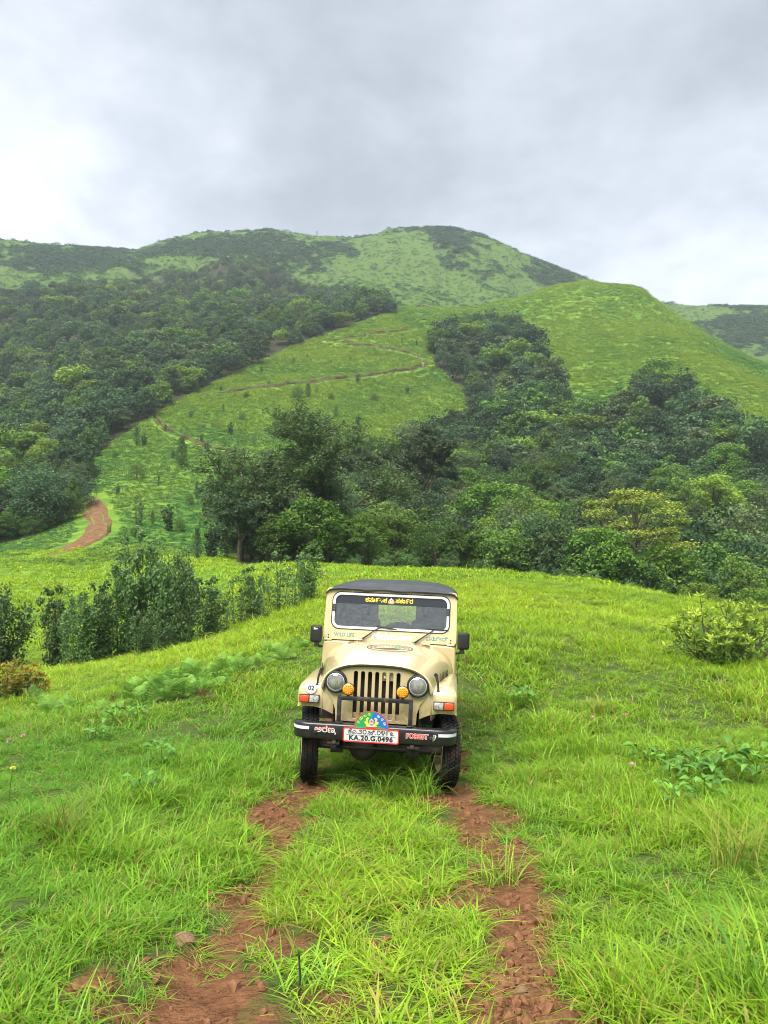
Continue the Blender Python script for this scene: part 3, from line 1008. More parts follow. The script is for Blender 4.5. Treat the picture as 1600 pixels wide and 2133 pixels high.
named_tree('bush_orange', 30, 14.8, .95, 'low bush with orange young leaves at the meadow edge', 'bush', 'bush', None, parts=SH, rz=1.1)

PROTO['hero'] = tree_sparse('hero', 15, 47, F_HERO, .21, 1.0, 5, 12, .3, .30)
PH['hero'] = float(np.array([v.co.z for v in PROTO['hero'][1].vertices]).max())
named_tree('hero', 640, 68, 14.6, 'big open crowned tree with bare forked limbs behind the vehicle', 'tree', 'tree', None, rz=.6, wide=1.38)
named_tree('open_a', 892, 108, 15.0, 'open branched grey green tree up the slope right of the big forked tree', 'tree', 'tree', None, rz=2.2, wide=1.1)
named_tree('layer_a', 1325, 58, 10.4, 'tree with flat tiers of yellow young leaves in the wood', 'tree', 'tree', None, rz=.3, wide=1.0)
named_tree('round_d', 1262, 56, 6.6, 'bright rounded tree in front of the yellow tiered tree', 'tree', 'tree', None)
named_tree('round_d', 1385, 58, 6.9, 'bright tree right below the yellow tiered tree', 'tree', 'tree', None)
named_tree('round_d', 1012, 62, 5.2, 'fresh green rounded tree at the wood edge right above the canvas roof', 'tree', 'tree', None)
named_tree('far_e', 150, 212, 11, 'pale flat topped tree standing out in the dark left wood', 'tree', 'tree', None, wide=1.2)
named_tree('far_b', 272, 205, 13, 'smooth domed green tree beside the pale flat topped tree', 'tree', 'tree', None, wide=1.0)
named_tree('cone_a', 690, 66, 5.6, 'pointed green tree right of the big forked trunk', 'tree', 'tree', None)
named_tree('cone_b', 570, 70, 4.9, 'pointed dark tree left of the big forked trunk', 'tree', 'tree', None)
named_tree('round_f', 768, 62, 3.7, 'small rounded tree at the wood edge above the vehicle roof', 'tree', 'tree', None)

MARKS = [(640, 1000, 'the big forked tree'), (1330, 1060, 'the yellow tiered tree'), (892, 930, 'the open branched tree'), (910, 755, 'the walker on the hill path'), (1370, 790, 'the steep grassy knoll face'),
         (150, 790, 'the pale flat topped tree'), (272, 800, 'the smooth domed tree'), (190, 1080, 'the red dirt road'), (1590, 1000, 'the edge of the picture'), (1040, 690, 'the saddle'),
         (40, 960, 'the hazy valley side'), (500, 760, 'the forest edge along the spur'), (1130, 1010, 'the middle of the wood'), (1480, 900, 'the foot of the knoll')]


def where(px, py):
    k = min(MARKS, key=lambda m: (m[0] - px) ** 2 + 1.6 * (m[1] - py) ** 2)
    dx, dy = px - k[0], py - k[1]
    far = ' well' if math.hypot(dx, dy) > 150 else ''
    if abs(dx) > abs(dy) * 1.2:
        d = 'right of' if dx > 0 else 'left of'
    else:
        d = 'below' if dy > 0 else 'above'
    return far + ' ' + d + ' ' + k[2]


G_EDGE = 'trees along the front edge of the wood behind the meadow'
edge = [('round_c', 735, 80, 6.6), ('round_b', 825, 76, 7.6), ('round_a', 870, 84, 9), ('round_f', 905, 68, 6.2), ('round_a', 955, 70, 7.2), ('round_e', 1060, 72, 8.4),
        ('round_b', 1065, 60, 6.0), ('round_a', 1125, 60, 6.6), ('round_f', 1165, 66, 8.2), ('round_c', 1205, 58, 6.2), ('round_a', 1250, 70, 9.6), ('round_b', 1330, 55, 5.6),
        ('round_c', 1430, 57, 6.4), ('round_a', 1445, 70, 10.8), ('round_b', 1500, 60, 8.6), ('round_f', 1545, 56, 6.8), ('round_e', 1560, 72, 12), ('round_a', 1600, 60, 9.0), ('round_b', 1660, 58, 8.2), ('round_c', 1720, 62, 9)]
for kd, px, D, hh in edge:
    named_tree(kd, px, D, hh, {'round_a': 'dark rounded evergreen in the front row', 'round_b': 'mid green rounded tree in the front row', 'round_c': 'broad dark clumpy tree in the front row',
                               'round_e': 'tall dull grey green tree in the front row', 'round_f': 'fine leaved green tree in the front row'}[kd] + where(px, 1120), 'tree', 'tree', G_EDGE)
for kd, px, D, hh, lb in [('round_f', 503, 77, 5.6, 'green tree at the very left end of the wood behind the shrubs'), ('round_c', 532, 84, 7.4, 'broad dark tree second from the left end of the wood'), ('round_e', 585, 86, 7.5, 'dull tree close behind the big forked tree on its left'),
                          ('round_b', 655, 88, 8.0, 'rounded tree close behind the big forked trunk'), ('round_a', 700, 86, 8.6, 'dark rounded tree right behind the big forked tree'), ('cone_b', 610, 69, 3.6, 'small pointed tree at the foot of the big forked tree'),
                          ('cone_a', 540, 70, 4.2, 'pointed green tree left of the pointed dark tree'), ('cone_b', 655, 68, 3.2, 'lowest pointed tree beside the big forked trunk'), ('cone_a', 725, 66, 4.6, 'second pointed green tree right of the big forked trunk')]:
    named_tree(kd, px, D, hh, lb, 'tree', 'tree', G_EDGE)
G_UND = 'small bushes at the foot of the wood'
for px, D, hh in [(800, 56, 1.6), (850, 54, 1.9), (935, 52, 1.8), (1000, 51, 1.5), (1120, 48, 1.4), (1180, 50, 2.2), (1225, 49, 1.9), (1310, 48, 2.0), (1460, 50, 3.4), (1520, 49, 2.6), (1575, 48, 3.6), (1640, 50, 3.5), (710, 58, 1.7), (740, 56, 1.3)]:
    named_tree('round_d' if px in (1460, 1575) else 'shrub_c', px, D, hh, 'rounded bright bush at the foot of the wood' if px in (1460, 1575) else 'small dark bush under the wood' + where(px, 1190), 'bush', 'bush', G_UND, parts=SH, wide=1.5 if px not in (1460, 1575) else 1.0)

G_LEFT = 'bushes at the foot of the left wood'
for px, pb, hh, kd in [(8, 1128, 4.6, 'round_b'), (40, 1122, 4.0, 'cone_a'), (68, 1117, 3.4, 'round_f'), (92, 1108, 5.2, 'cone_a'), (118, 1098, 4.2, 'cone_b'), (140, 1085, 4.6, 'round_f'), (150, 1072, 5.5, 'cone_a'), (158, 1050, 4.8, 'cone_b'), (25, 1112, 5.0, 'round_d'), (168, 1022, 4.2, 'round_b'), (80, 1098, 5.6, 'cone_b'), (178, 1000, 4.2, 'round_c')]:
    g = ground_hit(px, pb, 58)
    place(kd, 'bush', g - Vector((0, 0, .3)), hh / PH[kd], random.uniform(0, 6.28), {'round_b': 'rounded green', 'cone_a': 'pointed green', 'round_f': 'low fine leaved', 'cone_b': 'pointed dark', 'round_d': 'fresh green rounded', 'round_c': 'broad dark'}[kd] + ' bush under the left wood' + where(px, pb), 'bush', G_LEFT, SH, 1.15)

# saplings scattered over the fern slope: (column, top row, base row)
G_SAP = 'saplings on the fern slope'
saps = [(290, 1020, 1096), (352, 1040, 1106), (435, 972, 1076), (378, 898, 976), (285, 950, 1000), (285, 880, 928), (300, 897, 930), (197, 962, 1000), (455, 935, 972), (461, 972, 1012), (431, 913, 946),
        (480, 873, 906), (410, 1085, 1166), (440, 1078, 1164), (472, 1090, 1166), (398, 850, 872), (513, 812, 832), (620, 795, 838), (642, 790, 830), (746, 772, 800), (545, 757, 776), (700, 840, 870),
        (745, 860, 885), (465, 838, 860), (556, 842, 862), (820, 760, 778), (612, 742, 758), (690, 745, 760), (760, 690, 702), (838, 700, 716), (868, 705, 722), (78, 1130, 1146), (410, 995, 1040), (360, 930, 955), (505, 850, 878), (225, 1085, 1110), (245, 1000, 1030), (330, 985, 1012), (318, 1060, 1092), (375, 1070, 1108), (395, 1020, 1052), (480, 1010, 1060), (500, 985, 1030), (240, 935, 958), (345, 880, 900), (420, 900, 922), (530, 900, 930), (575, 870, 895), (600, 850, 872), (660, 800, 822), (690, 815, 836), (780, 815, 838), (800, 840, 862), (850, 800, 822), (560, 790, 806), (460, 800, 816), (640, 735, 748), (730, 740, 754)]
for px, pt, pb in saps:
    g = ground_hit(px, pb, 58)
    if g is None: continue
    hh = (pb - pt) / FPX * g.y
    sk_ = ['sapling', 'cone_b', 'shrub_thin', 'sapling', 'cone_a', 'round_f'][(px * 7 + pt) % 6]
    hh = hh * PH['sapling'] / PH[sk_]
    place(sk_, 'sapling', g - Vector((0, 0, .1)), hh / 2.95, random.uniform(0, 6.28),
          ({'sapling': 'dark', 'cone_b': 'pointed dark', 'shrub_thin': 'thin', 'cone_a': 'pointed green', 'round_f': 'rounded green'}[sk_] + ' sapling') + ' on the fern slope' + where(px, pb) if pb > 800 else 'tiny dark sapling on the grassy spur by the upper path', 'sapling', G_SAP if pb > 800 else 'saplings by the upper path', SH, 1.25 if sk_ == 'sapling' else 1.0)

# --- the woods
def grow_wood():
    rng = np.random.default_rng(5)
    n = 84000
    D = np.exp(rng.uniform(math.log(58), math.log(600), n))
    u = rng.uniform(-.86, .86, n)
    keep = rng.random(n) < (D / 600) ** 1.0
    D, u = D[keep], u[keep]
    x = u * D
    z = H(x, D)
    m = wood_mask(x, D, z)
    x, y, z = x[m], D[m], z[m]
    px, py = proj(x, y, z)
    # drop what stands where the named trees are
    acc = np.zeros((0, 2)); out = []
    order = np.argsort(y * rng.uniform(.9, 1.1, len(y)))
    for i in order:
        r = np.interp(y[i], [58, 100, 200, 400, 600], [3.0, 3.6, 4.5, 5.4, 6.2]) * rng.uniform(.8, 1.25)
        if len(acc):
            if ((acc[:, 0] - x[i]) ** 2 + (acc[:, 1] - y[i]) ** 2 < r * r).any(): continue
        acc = np.vstack([acc, [x[i], y[i]]]) if len(acc) else np.array([[x[i], y[i]]])
        out.append(i)
    return x[out], y[out], z[out], px[out], py[out]


wx, wy, wz, wpx, wpy = grow_wood()
wr = np.random.default_rng(17)
w_left = (wpx < 485) | ((wpy < 800) & (wpx < 860))
hgt = np.interp(wy, [55, 80, 130, 250, 450, 600], [5.2, 6.6, 7.4, 8.0, 7.6, 5.6]) * wr.uniform(.6, 1.0, len(wx)) * np.where(wr.random(len(wx)) < .22, 1.45, 1.12)
edge_thin = wr.random(len(wx))
show = hgt / wy * np.where((wpx > -60) & (wpx < 1660), 1, .0)
top = np.argsort(-show)[:235]
top_set = set(top.tolist())
NEARK = ['round_a', 'round_b', 'round_c', 'round_e', 'round_f', 'open_b', 'open_a', 'open_c', 'round_d']
DESC = {'round_a': 'dark rounded evergreen', 'round_b': 'mid green rounded tree', 'round_c': 'broad dark clumpy tree', 'round_e': 'tall dull grey green tree', 'round_f': 'fine leaved green tree',
        'open_a': 'open branched grey green tree', 'open_b': 'open branched green tree', 'open_c': 'open branched dark tree', 'round_d': 'fresh green rounded tree', 'far_a': 'dark domed tree', 'far_b': 'mid green domed tree', 'far_c': 'broad dark spreading tree', 'far_d': 'dull grey green tree', 'far_e': 'pale green flat topped tree'}
FARK = ['far_a', 'far_b', 'far_c', 'far_d', 'far_a', 'far_c', 'far_b', 'far_a', 'far_c', 'far_e']
far_pts = []
WOODY = []
for i in range(len(wx)):
    near = wy[i] < 150
    kd = (NEARK if near else FARK)[int(wr.integers(0, 9 if near else (10 if wr.random() < .5 else 9)))]
    h_ = hgt[i]
    if i in top_set:
        tpx, tpy = proj(wx[i], wy[i], wz[i] + h_ * .6)
        zone = where(float(tpx), float(tpy)).strip()
        sz_ = 'tall ' if h_ > np.interp(wy[i], [55, 80, 130, 250], [6, 7.8, 9.8, 12]) else ('small ' if h_ < np.interp(wy[i], [55, 80, 130, 250], [4.4, 5.8, 7.2, 9]) else '')
        p = Vector((wx[i], wy[i], wz[i] - .2))
        e_ = place(kd, 'tree', p, h_ / PH[kd], wr.uniform(0, 6.28), sz_ + DESC[kd].replace('tall ', '') + ' ' + zone, 'tree',
                   'trees of the left wood' if w_left[i] else 'trees inside the wood behind the meadow', wide=wr.uniform(.95, 1.3))
        WOODY.append((e_, float(tpx)))
    else:
        far_pts.append((wx[i], wy[i], wz[i] - .2, h_, i))

# ------------------------------------------------------------------ scattering (ground cover nobody could count)
LIB = {}


def lib(name, meshes):
    c = bpy.data.collections.new(name)          # kept out of the scene, only instanced
    for i, me in enumerate(meshes):
        o = bpy.data.objects.new('%s_%02d' % (name, i), me)
        c.objects.link(o)
    LIB[name] = c
    return c


def scatter(name, coll, pos, rot, scl, idx, tint=None, dry=None, label=None):
    me = bpy.data.meshes.new(name)
    n = len(pos)
    me.vertices.add(n)
    me.vertices.foreach_set('co', np.asarray(pos, np.float32).ravel())
    for nm, ty, a in (('rot', 'FLOAT_VECTOR', rot), ('scl', 'FLOAT_VECTOR', scl)):
        at_ = me.attributes.new(nm, ty, 'POINT')
        at_.data.foreach_set('vector', np.asarray(a, np.float32).ravel())
    at_ = me.attributes.new('idx', 'INT', 'POINT')
    at_.data.foreach_set('value', np.asarray(idx, np.int32))
    for nm, a in (('tint', tint), ('dry', dry)):
        at_ = me.attributes.new(nm, 'FLOAT', 'POINT')
        at_.data.foreach_set('value', np.asarray(np.zeros(n) if a is None else a, np.float32))
    o = obj(name, me)
    g = bpy.data.node_groups.new('scatter_' + name, 'GeometryNodeTree')
    g.interface.new_socket('Geometry', in_out='INPUT', socket_type='NodeSocketGeometry')
    g.interface.new_socket('Geometry', in_out='OUTPUT', socket_type='NodeSocketGeometry')
    gi = g.nodes.new('NodeGroupInput'); go = g.nodes.new('NodeGroupOutput')
    ip = g.nodes.new('GeometryNodeInstanceOnPoints')
    ci = g.nodes.new('GeometryNodeCollectionInfo')
    ci.inputs[0].default_value = coll
    ci.inputs['Separate Children'].default_value = True
    ci.inputs['Reset Children'].default_value = True
    g.links.new(gi.outputs[0], ip.inputs['Points'])
    g.links.new(ci.outputs[0], ip.inputs['Instance'])
    ip.inputs['Pick Instance'].default_value = True
    for nm, ty, so in (('rot', 'FLOAT_VECTOR', 'Rotation'), ('scl', 'FLOAT_VECTOR', 'Scale'), ('idx', 'INT', 'Instance Index')):
        na = g.nodes.new('GeometryNodeInputNamedAttribute'); na.data_type = ty
        na.inputs[0].default_value = nm
        g.links.new(na.outputs[0], ip.inputs[so])
    g.links.new(ip.outputs[0], go.inputs[0])
    md = o.modifiers.new('scatter', 'NODES'); md.node_group = g
    tag(o, label, kind='stuff')
    return o


# the rest of the woods: a mass of small far crowns
fk = ['far_a', 'far_b', 'far_c', 'far_d', 'far_e', 'round_a', 'round_c', 'round_e']
lib('wood_crown', [PROTO[k][1] for k in fk])
fp = np.array(far_pts)
rr_ = np.random.default_rng(3)
kid = np.where(fp[:, 1] > 130, rr_.choice([0, 1, 2, 3, 0, 2, 1, 0, 2, 4], len(fp)), rr_.integers(5, 8, len(fp)))
sc_ = fp[:, 3] / np.array([PH[k] for k in fk])[kid]
wd_ = rr_.uniform(1.0, 1.3, len(fp))
scatter('forest', LIB['wood_crown'], fp[:, :3], np.stack([np.zeros(len(fp)), np.zeros(len(fp)), rr_.uniform(0, 6.28, len(fp))], -1),
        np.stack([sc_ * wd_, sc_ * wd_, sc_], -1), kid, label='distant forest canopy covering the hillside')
print('wood', len(wx), 'far', len(fp))
# ------------------------------------------------------------------ grass
M_GRASS = grass_mat('meadow grass', (.120, .320, .026), (.345, .510, .022), (.40, .28, .09))
M_FERNY = grass_mat('slope herbs', (.062, .195, .042), (.245, .37, .030), (.30, .26, .08), .35)


def blades(name, n, h, rad, wid, seg, seed, lean=.5, droop=.35, hv=.35, mat=None):
    r = np.random.default_rng(seed)
    V = []; F = []; S = []; k = 0
    for i in range(n):
        a = r.uniform(0, 6.283); rb = rad * math.sqrt(r.random())
        ba = r.uniform(0, 6.283)
        b = np.array([rb * math.cos(ba), rb * math.sin(ba), -.02])
        L_ = h * r.uniform(1 - hv, 1 + hv)
        ln = r.uniform(.1, lean) * L_ * 1.2
        dv = np.array([math.cos(a), math.sin(a), 0]); sv = np.array([-math.sin(a), math.cos(a), 0])
        dr = droop * r.uniform(.3, 1.5)
        s = np.linspace(0, 1, seg + 1)
        p = b + dv * (ln * s ** 1.5 + L_ * dr * .55 * s ** 3)[:, None] + np.array([0, 0, 1.0]) * (L_ * (s - dr * .62 * s ** 3))[:, None]
        w_ = wid * r.uniform(.7, 1.3) * np.clip(.75 + .6 * s - 1.35 * s ** 2.2, .02, 1)
        tw = r.uniform(-.6, .6)
        sv2 = sv * math.cos(tw) + dv * math.sin(tw) * .6
        vv = np.stack([p - sv2 * w_[:, None] * .5, p + sv2 * w_[:, None] * .5], 1).reshape(-1, 3)
        V.append(vv); S.append(np.full(len(vv), r.random()))
        j = np.arange(seg)[:, None] * 2
        F.append(np.hstack([j, j + 1, j + 3, j + 2]) + k)
        k += len(vv)
    return mesh_np(name, np.vstack(V), np.vstack(F), mat or M_GRASS, True, {'shade': np.concatenate(S)})


near_kinds = [blades('lush', 30, .26, .11, .0085, 5, 1, .6, .5),
              blades('broad', 22, .20, .10, .0125, 5, 2, .8, .7),
              blades('fine', 34, .24, .10, .0055, 4, 3, .45, .35),
              blades('arching', 22, .34, .09, .0085, 6, 4, .8, .8),
              blades('short', 26, .11, .10, .0075, 3, 5, .8, .5),
              blades('herb', 26, .15, .11, .019, 4, 8, 1.0, .9)]
lib('grass_near', near_kinds)
mid_kinds = [blades('mid_a', 26, .27, .19, .016, 3, 11, .6, .5), blades('mid_b', 22, .22, .20, .021, 3, 12, .8, .7), blades('mid_c', 26, .33, .17, .014, 3, 13, .7, .6), blades('mid_d', 20, .17, .2, .026, 3, 14, .9, .8)]
lib('grass_mid', mid_kinds)
far_kinds = [blades('far_g_a', 20, .30, .42, .05, 2, 21, .7, .6), blades('far_g_b', 18, .24, .45, .062, 2, 22, .9, .8)]
lib('grass_far', far_kinds)


def sample(d0, d1, dens, seed, umax=.74):
    """points at even density over the ground in view between two distances"""
    r = np.random.default_rng(seed)
    area = umax * (d1 ** 2 - d0 ** 2)
    n = int(area * dens)
    y = np.sqrt(r.uniform(d0 * d0, d1 * d1, n))
    x = r.uniform(-umax, umax, n) * y
    return x, y, r


JX, JY = 0.0, 7.75            # front axle of the vehicle, for keeping grass out of the wheels


def grass_layer(name, coll, d0, d1, dens, seed, kinds, sxy, sz, label, umax=.74, keep=None, weights=None):
    x, y, r = sample(d0, d1, dens, seed, umax)
    drt = dirt_mask(x, y)
    z = H(x, y)
    keep_ = r.random(len(x)) > drt * .86
    keep_ &= ~wood_mask(x, y, z)
    keep_ &= r.random(len(x)) > np.clip((-fbm(x / .45, y / .55, 111, 3) - .12) * 2.2, 0, .8) * np.clip((20 - y) / 8, 0, 1)
    # tyres
    for cx, cy_ in ((-.77, 8.0), (.64, 8.05), (-.55, 10.4), (.86, 10.5)):
        keep_ &= ~((np.abs(x - cx) < .16) & (np.abs(y - cy_) < .38))
    x, y, z, drt = x[keep_], y[keep_], z[keep_], drt[keep_]
    n = len(x)
    idx = r.choice(kinds, n, p=weights)
    # patchy growth: lush and cropped places
    pt = fbm(x / 1.1, y / 1.4, 91, 3)
    pt2 = fbm(x / 4.5, y / 6., 92, 3)
    hs = (.74 + .62 * pt + .22 * pt2 + .30 * fbm(x / .42, y / .5, 97, 2)) * r.uniform(.75, 1.25, n)
    hs *= 1 - .62 * np.clip(drt * 1.6, 0, 1)
    trk = np.minimum(seg_dist(x, y, RUT_L), seg_dist(x, y, RUT_R))
    hs *= np.clip(.45 + trk / .55, .45, 1)
    # pressed down under the vehicle
    under = (np.abs(x) < .85) & (y > 7.6) & (y < 11.4)
    hs = np.where(under, np.minimum(hs, .8), hs)
    far = np.clip((y - 9) / 9, 0, 1)
    tint = .30 + .52 * far + .42 * pt2 + .28 * pt + .12 * np.clip(x / 3, -1.2, 1) * (1 - far) + r.normal(0, .10, n)
    mid_strip = np.exp(-(x / .5) ** 2) * (1 - far)
    tint = np.clip(tint + .2 * mid_strip, .10, 1)
    scl_mid = 1 - .28 * mid_strip
    dry = np.clip(.12 + drt * .7 + .35 * np.clip(pt2 - .1, 0, 1) + .5 * np.clip(fbm(x / 2.2, y / 2.6, 95, 3) - .25, 0, 1), 0, 1)
    rot = np.stack([r.normal(0, .10, n), r.normal(0, .10, n), r.uniform(0, 6.283, n)], -1)
    s1 = sxy * r.uniform(.8, 1.25, n)
    scl = np.stack([s1 * np.clip(hs, .6, 1.1), s1 * np.clip(hs, .6, 1.1), sz * np.clip(hs * scl_mid, .18, 1.7)], -1)
    scatter(name, coll, np.stack([x, y, z - .01], -1), rot, scl, idx, tint, dry, label)
    return n


c0 = grass_layer('grass', LIB['grass_near'], 1.9, 5.2, 185, 1, [0, 1, 2, 3, 4, 5], .92, .60, 'lush wet grass closest to the camera', .95, weights=[.18, .23, .10, .08, .16, .25])
c1 = grass_layer('grass', LIB['grass_near'], 5.2, 9.5, 135, 2, [0, 1, 2, 3, 5], 1.0, .66, 'lush grass around the vehicle', weights=[.24, .26, .12, .14, .24])
c2 = grass_layer('grass', LIB['grass_mid'], 9.5, 18, 54, 3, [0, 1, 2, 3], .9, .72, 'meadow grass behind the vehicle')
c3 = grass_layer('grass', LIB['grass_mid'], 18, 34, 24, 4, [0, 1, 2, 3], 1.35, .8, 'meadow grass towards the crest')
c4 = grass_layer('grass', LIB['grass_far'], 34, 78, 5.5, 5, [0, 1], 1.15, .95, 'short bright grass on the far meadow')
print('grass', c0, c1, c2, c3, c4)


# ------------------------------------------------------------------ herbs and ferns over the hill slopes
def cushion(name, n, h, rad, leaf, seed, mat):
    global RNG
    RNG = np.random.default_rng(seed)
    Lv = Leaves()
    d = rand_dirs(n, .0)
    p = d * np.array([rad, rad, h]) * RNG.uniform(.55, 1.1, n)[:, None]
    s = leaf * RNG.uniform(.6, 1.4, n)
    Lv.add(p, d * .5 + RNG.normal(size=(n, 3)) * .5 + np.array([0, 0, .5]), s, s * .45, RNG.random(n), 0)
    return Lv.mesh(name, mat)


lib('herb', [cushion('herb_a', 34, .55, .75, .42, 1, M_FERNY), cushion('herb_b', 30, .40, .85, .36, 2, M_FERNY), blades('herb_c', 22, .75, .6, .10, 2, 31, .8, .7, mat=M_FERNY)])


def slope_layer():
    r = np.random.default_rng(9)
    n = 270000
    D = np.exp(r.uniform(math.log(66), math.log(420), n))
    u = r.uniform(-.74, .74, n)
    keep = r.random(n) < np.clip((D / 230) ** 1.1, 0, 1)
    D, u = D[keep], u[keep]
    x = u * D; z = H(x, D)
    k = ~wood_mask(x, D, z)
    k &= off_paths(x, D)
    x, D, z = x[k], D[k], z[k]
    px, py = proj(x, D, z)
    n = len(x)
    big = fbm(x / 26., D / 30., 71, 4)
    sm = fbm(x / 5., D / 6., 72, 3)
    # ferns low on the spur, lime grass higher and on the knoll
    knoll = (px > 1060).astype(float)
    low = np.clip((py - 790) / 200, 0, 1)
    tint = np.clip(.58 - .40 * low + .75 * big + .42 * sm + .12 * knoll + r.normal(0, .1, n), 0, 1)
    grassy = r.random(n) < np.clip(.35 + tint * .5, 0, .92)
    idx = np.where(grassy, 2, r.integers(0, 2, n))
    g = np.clip(D / 185, .5, 1.5)
    hz = g * np.clip(.85 + .7 * sm + .3 * big, .3, 1.9) * np.where(knoll > 0, .6, .8)
    rot = np.stack([r.normal(0, .12, n), r.normal(0, .12, n), r.uniform(0, 6.283, n)], -1)
    scatter('undergrowth', LIB['herb'], np.stack([x, D, z - .03], -1), rot, np.stack([g, g, hz], -1), idx, tint, np.clip(.15 + .4 * big, 0, 1), 'ferns, herbs and grass tufts covering the open hill slopes')
    return n


print('slope', slope_layer())


def high_layer():
    """scrub pockets and grass tufts on the high ridge"""
    r = np.random.default_rng(19)
    n = 115000
    D = np.exp(r.uniform(math.log(385), math.log(760), n))
    u = r.uniform(-.72, .72, n)
    x = u * D; z = H(x, D)
    s = scrub_mask(x, D, z)
    w_ = wood_mask(x, D, z)
    kp = (~w_) & (r.random(n) < np.where(s > .12, .8, .25))
    x, D, z, s = x[kp], D[kp], z[kp], s[kp]
    n = len(x)
    sc1 = (r.random(n) < s * 1.1) | (r.random(n) < .06)
    hs = np.where(sc1, r.uniform(1.0, 2.6, n), r.uniform(1.4, 2.4, n))
    idx = np.where(sc1, r.integers(3, 5, n), 2)
    big = fbm(x / 60., D / 60., 73, 4)
    tint = np.clip(np.where(sc1, .0, (.05 + .25 * big)) + r.normal(0, .1, n), 0, 1)
    rot = np.stack([r.normal(0, .12, n), r.normal(0, .12, n), r.uniform(0, 6.283, n)], -1)
    hz = np.where(sc1, hs * .8, hs * .28)
    scatter('scrub', LIB['high'], np.stack([x, D, z - .1], -1), rot, np.stack([hs, hs, hz], -1), idx, tint, np.zeros(n), 'low dark scrub and grass tufts on the high ridge')
    return n


lib('high', [cushion('high_a', 30, .6, .8, .45, 1, M_FERNY), cushion('high_b', 30, .4, .85, .4, 2, M_FERNY), blades('high_c', 20, .8, .7, .13, 2, 33, .8, .7, mat=M_FERNY),
             cushion('high_d', 60, 1.3, 1.2, .6, 5, F_DARK), cushion('high_e', 60, 1.0, 1.5, .6, 6, F_DARK)])
print('high', high_layer())
# ------------------------------------------------------------------ vehicle: helpers
def finish(bm, name, mat, parent, bevel=0.0, seg=2, smooth=35, ang=30):
    bmesh.ops.remove_doubles(bm, verts=bm.verts, dist=1e-5)
    bmesh.ops.recalc_face_normals(bm, faces=bm.faces)
    if bevel > 0:
        eds = [e for e in bm.edges if len(e.link_faces) == 2 and e.calc_face_angle(0) > R(ang)]
        if eds:
            bmesh.ops.bevel(bm, geom=eds, offset=bevel, segments=seg, profile=.5, affect='EDGES', clamp_overlap=True)
    me = bpy.data.meshes.new(name)
    bm.to_mesh(me); bm.free()
    me.materials.append(mat)
    if smooth:
        me.shade_smooth()
        me.set_sharp_from_angle(angle=R(smooth))
    return obj(name, me, parent)


def bm_box(bm, c, s, rot=None):
    m = Matrix.Translation(Vector(c))
    if rot is not None: m = m @ Euler(rot).to_matrix().to_4x4()
    m = m @ Matrix.Diagonal((s[0], s[1], s[2], 1))
    bmesh.ops.create_cube(bm, size=1.0, matrix=m)


def bm_tube(bm, pts, rad, n=10, cap=True, closed=False, square=False):
    pts = [Vector(p) for p in pts]
    rad = rad if isinstance(rad, (list, tuple)) else [rad] * len(pts)
    rings = []
    up = Vector((0, 0, 1))
    prev = None
    m = len(pts)
    for i, p in enumerate(pts):
        if closed: t = (pts[(i + 1) % m] - pts[(i - 1) % m]).normalized()
        else: t = (pts[min(i + 1, m - 1)] - pts[max(i - 1, 0)]).normalized()
        if prev is None:
            ref = up if abs(t.z) < .9 else Vector((0, 1, 0))
            a = t.cross(ref).normalized()
        else:
            a = (prev - t * prev.dot(t)).normalized()
        prev = a
        b = t.cross(a)
        ring = []
        for k in range(n):
            th = 2 * math.pi * k / n + (math.pi / 4 if square else 0)
            ring.append(bm.verts.new(p + (a * math.cos(th) + b * math.sin(th)) * rad[i]))
        rings.append(ring)
    rng = range(m if closed else m - 1)
    for i in rng:
        r0, r1 = rings[i], rings[(i + 1) % m]
        for k in range(n):
            bm.faces.new((r0[k], r0[(k + 1) % n], r1[(k + 1) % n], r1[k]))
    if cap and not closed:
        bm.faces.new(rings[0]); bm.faces.new(rings[-1][::-1])


def bm_lathe(bm, prof, c, axis='Y', n=32, closed_prof=False):
    """prof: (radius, along axis)"""
    c = Vector(c)
    rings = []
    for r, h in prof:
        ring = []
        for k in range(n):
            th = 2 * math.pi * k / n
            a, b = r * math.cos(th), r * math.sin(th)
            p = Vector((a, h, b)) if axis == 'Y' else (Vector((h, a, b)) if axis == 'X' else Vector((a, b, h)))
            ring.append(bm.verts.new(c + p))
        rings.append(ring)
    m = len(rings)
    for i in range(m if closed_prof else m - 1):
        r0, r1 = rings[i], rings[(i + 1) % m]
        for k in range(n):
            try: bm.faces.new((r0[k], r0[(k + 1) % n], r1[(k + 1) % n], r1[k]))
            except ValueError: pass
    return rings


def curve_mesh(curve):
    o = bpy.data.objects.new('tmp_curve', curve)
    COL.objects.link(o)
    dg = bpy.context.evaluated_depsgraph_get()
    me = bpy.data.meshes.new_from_object(o.evaluated_get(dg))
    bpy.data.objects.remove(o)
    bpy.data.curves.remove(curve)
    return me


def outline_mesh(loops, extrude=.004, bevel=0.0, res=2):
    """flat plate from closed outlines, inner ones are holes; lies in XY"""
    cu = bpy.data.curves.new('outline', 'CURVE')
    cu.dimensions = '2D'; cu.fill_mode = 'BOTH'
    cu.extrude = extrude; cu.bevel_depth = bevel; cu.bevel_resolution = res
    for lp in loops:
        sp = cu.splines.new('POLY')
        sp.points.add(len(lp) - 1)
        for p, (x, y) in zip(sp.points, lp): p.co = (x, y, 0, 1)
        sp.use_cyclic_u = True
    return curve_mesh(cu)


def text_mesh(body, size, extrude=.0015, offset=0.0, bold=0.0, spacing=1.0, align='CENTER'):
    cu = bpy.data.curves.new('text', 'FONT')
    cu.body = body; cu.size = size
    cu.align_x = align; cu.align_y = 'CENTER'
    cu.extrude = extrude; cu.offset = offset + bold
    cu.space_character = spacing
    cu.resolution_u = 3
    return curve_mesh(cu)


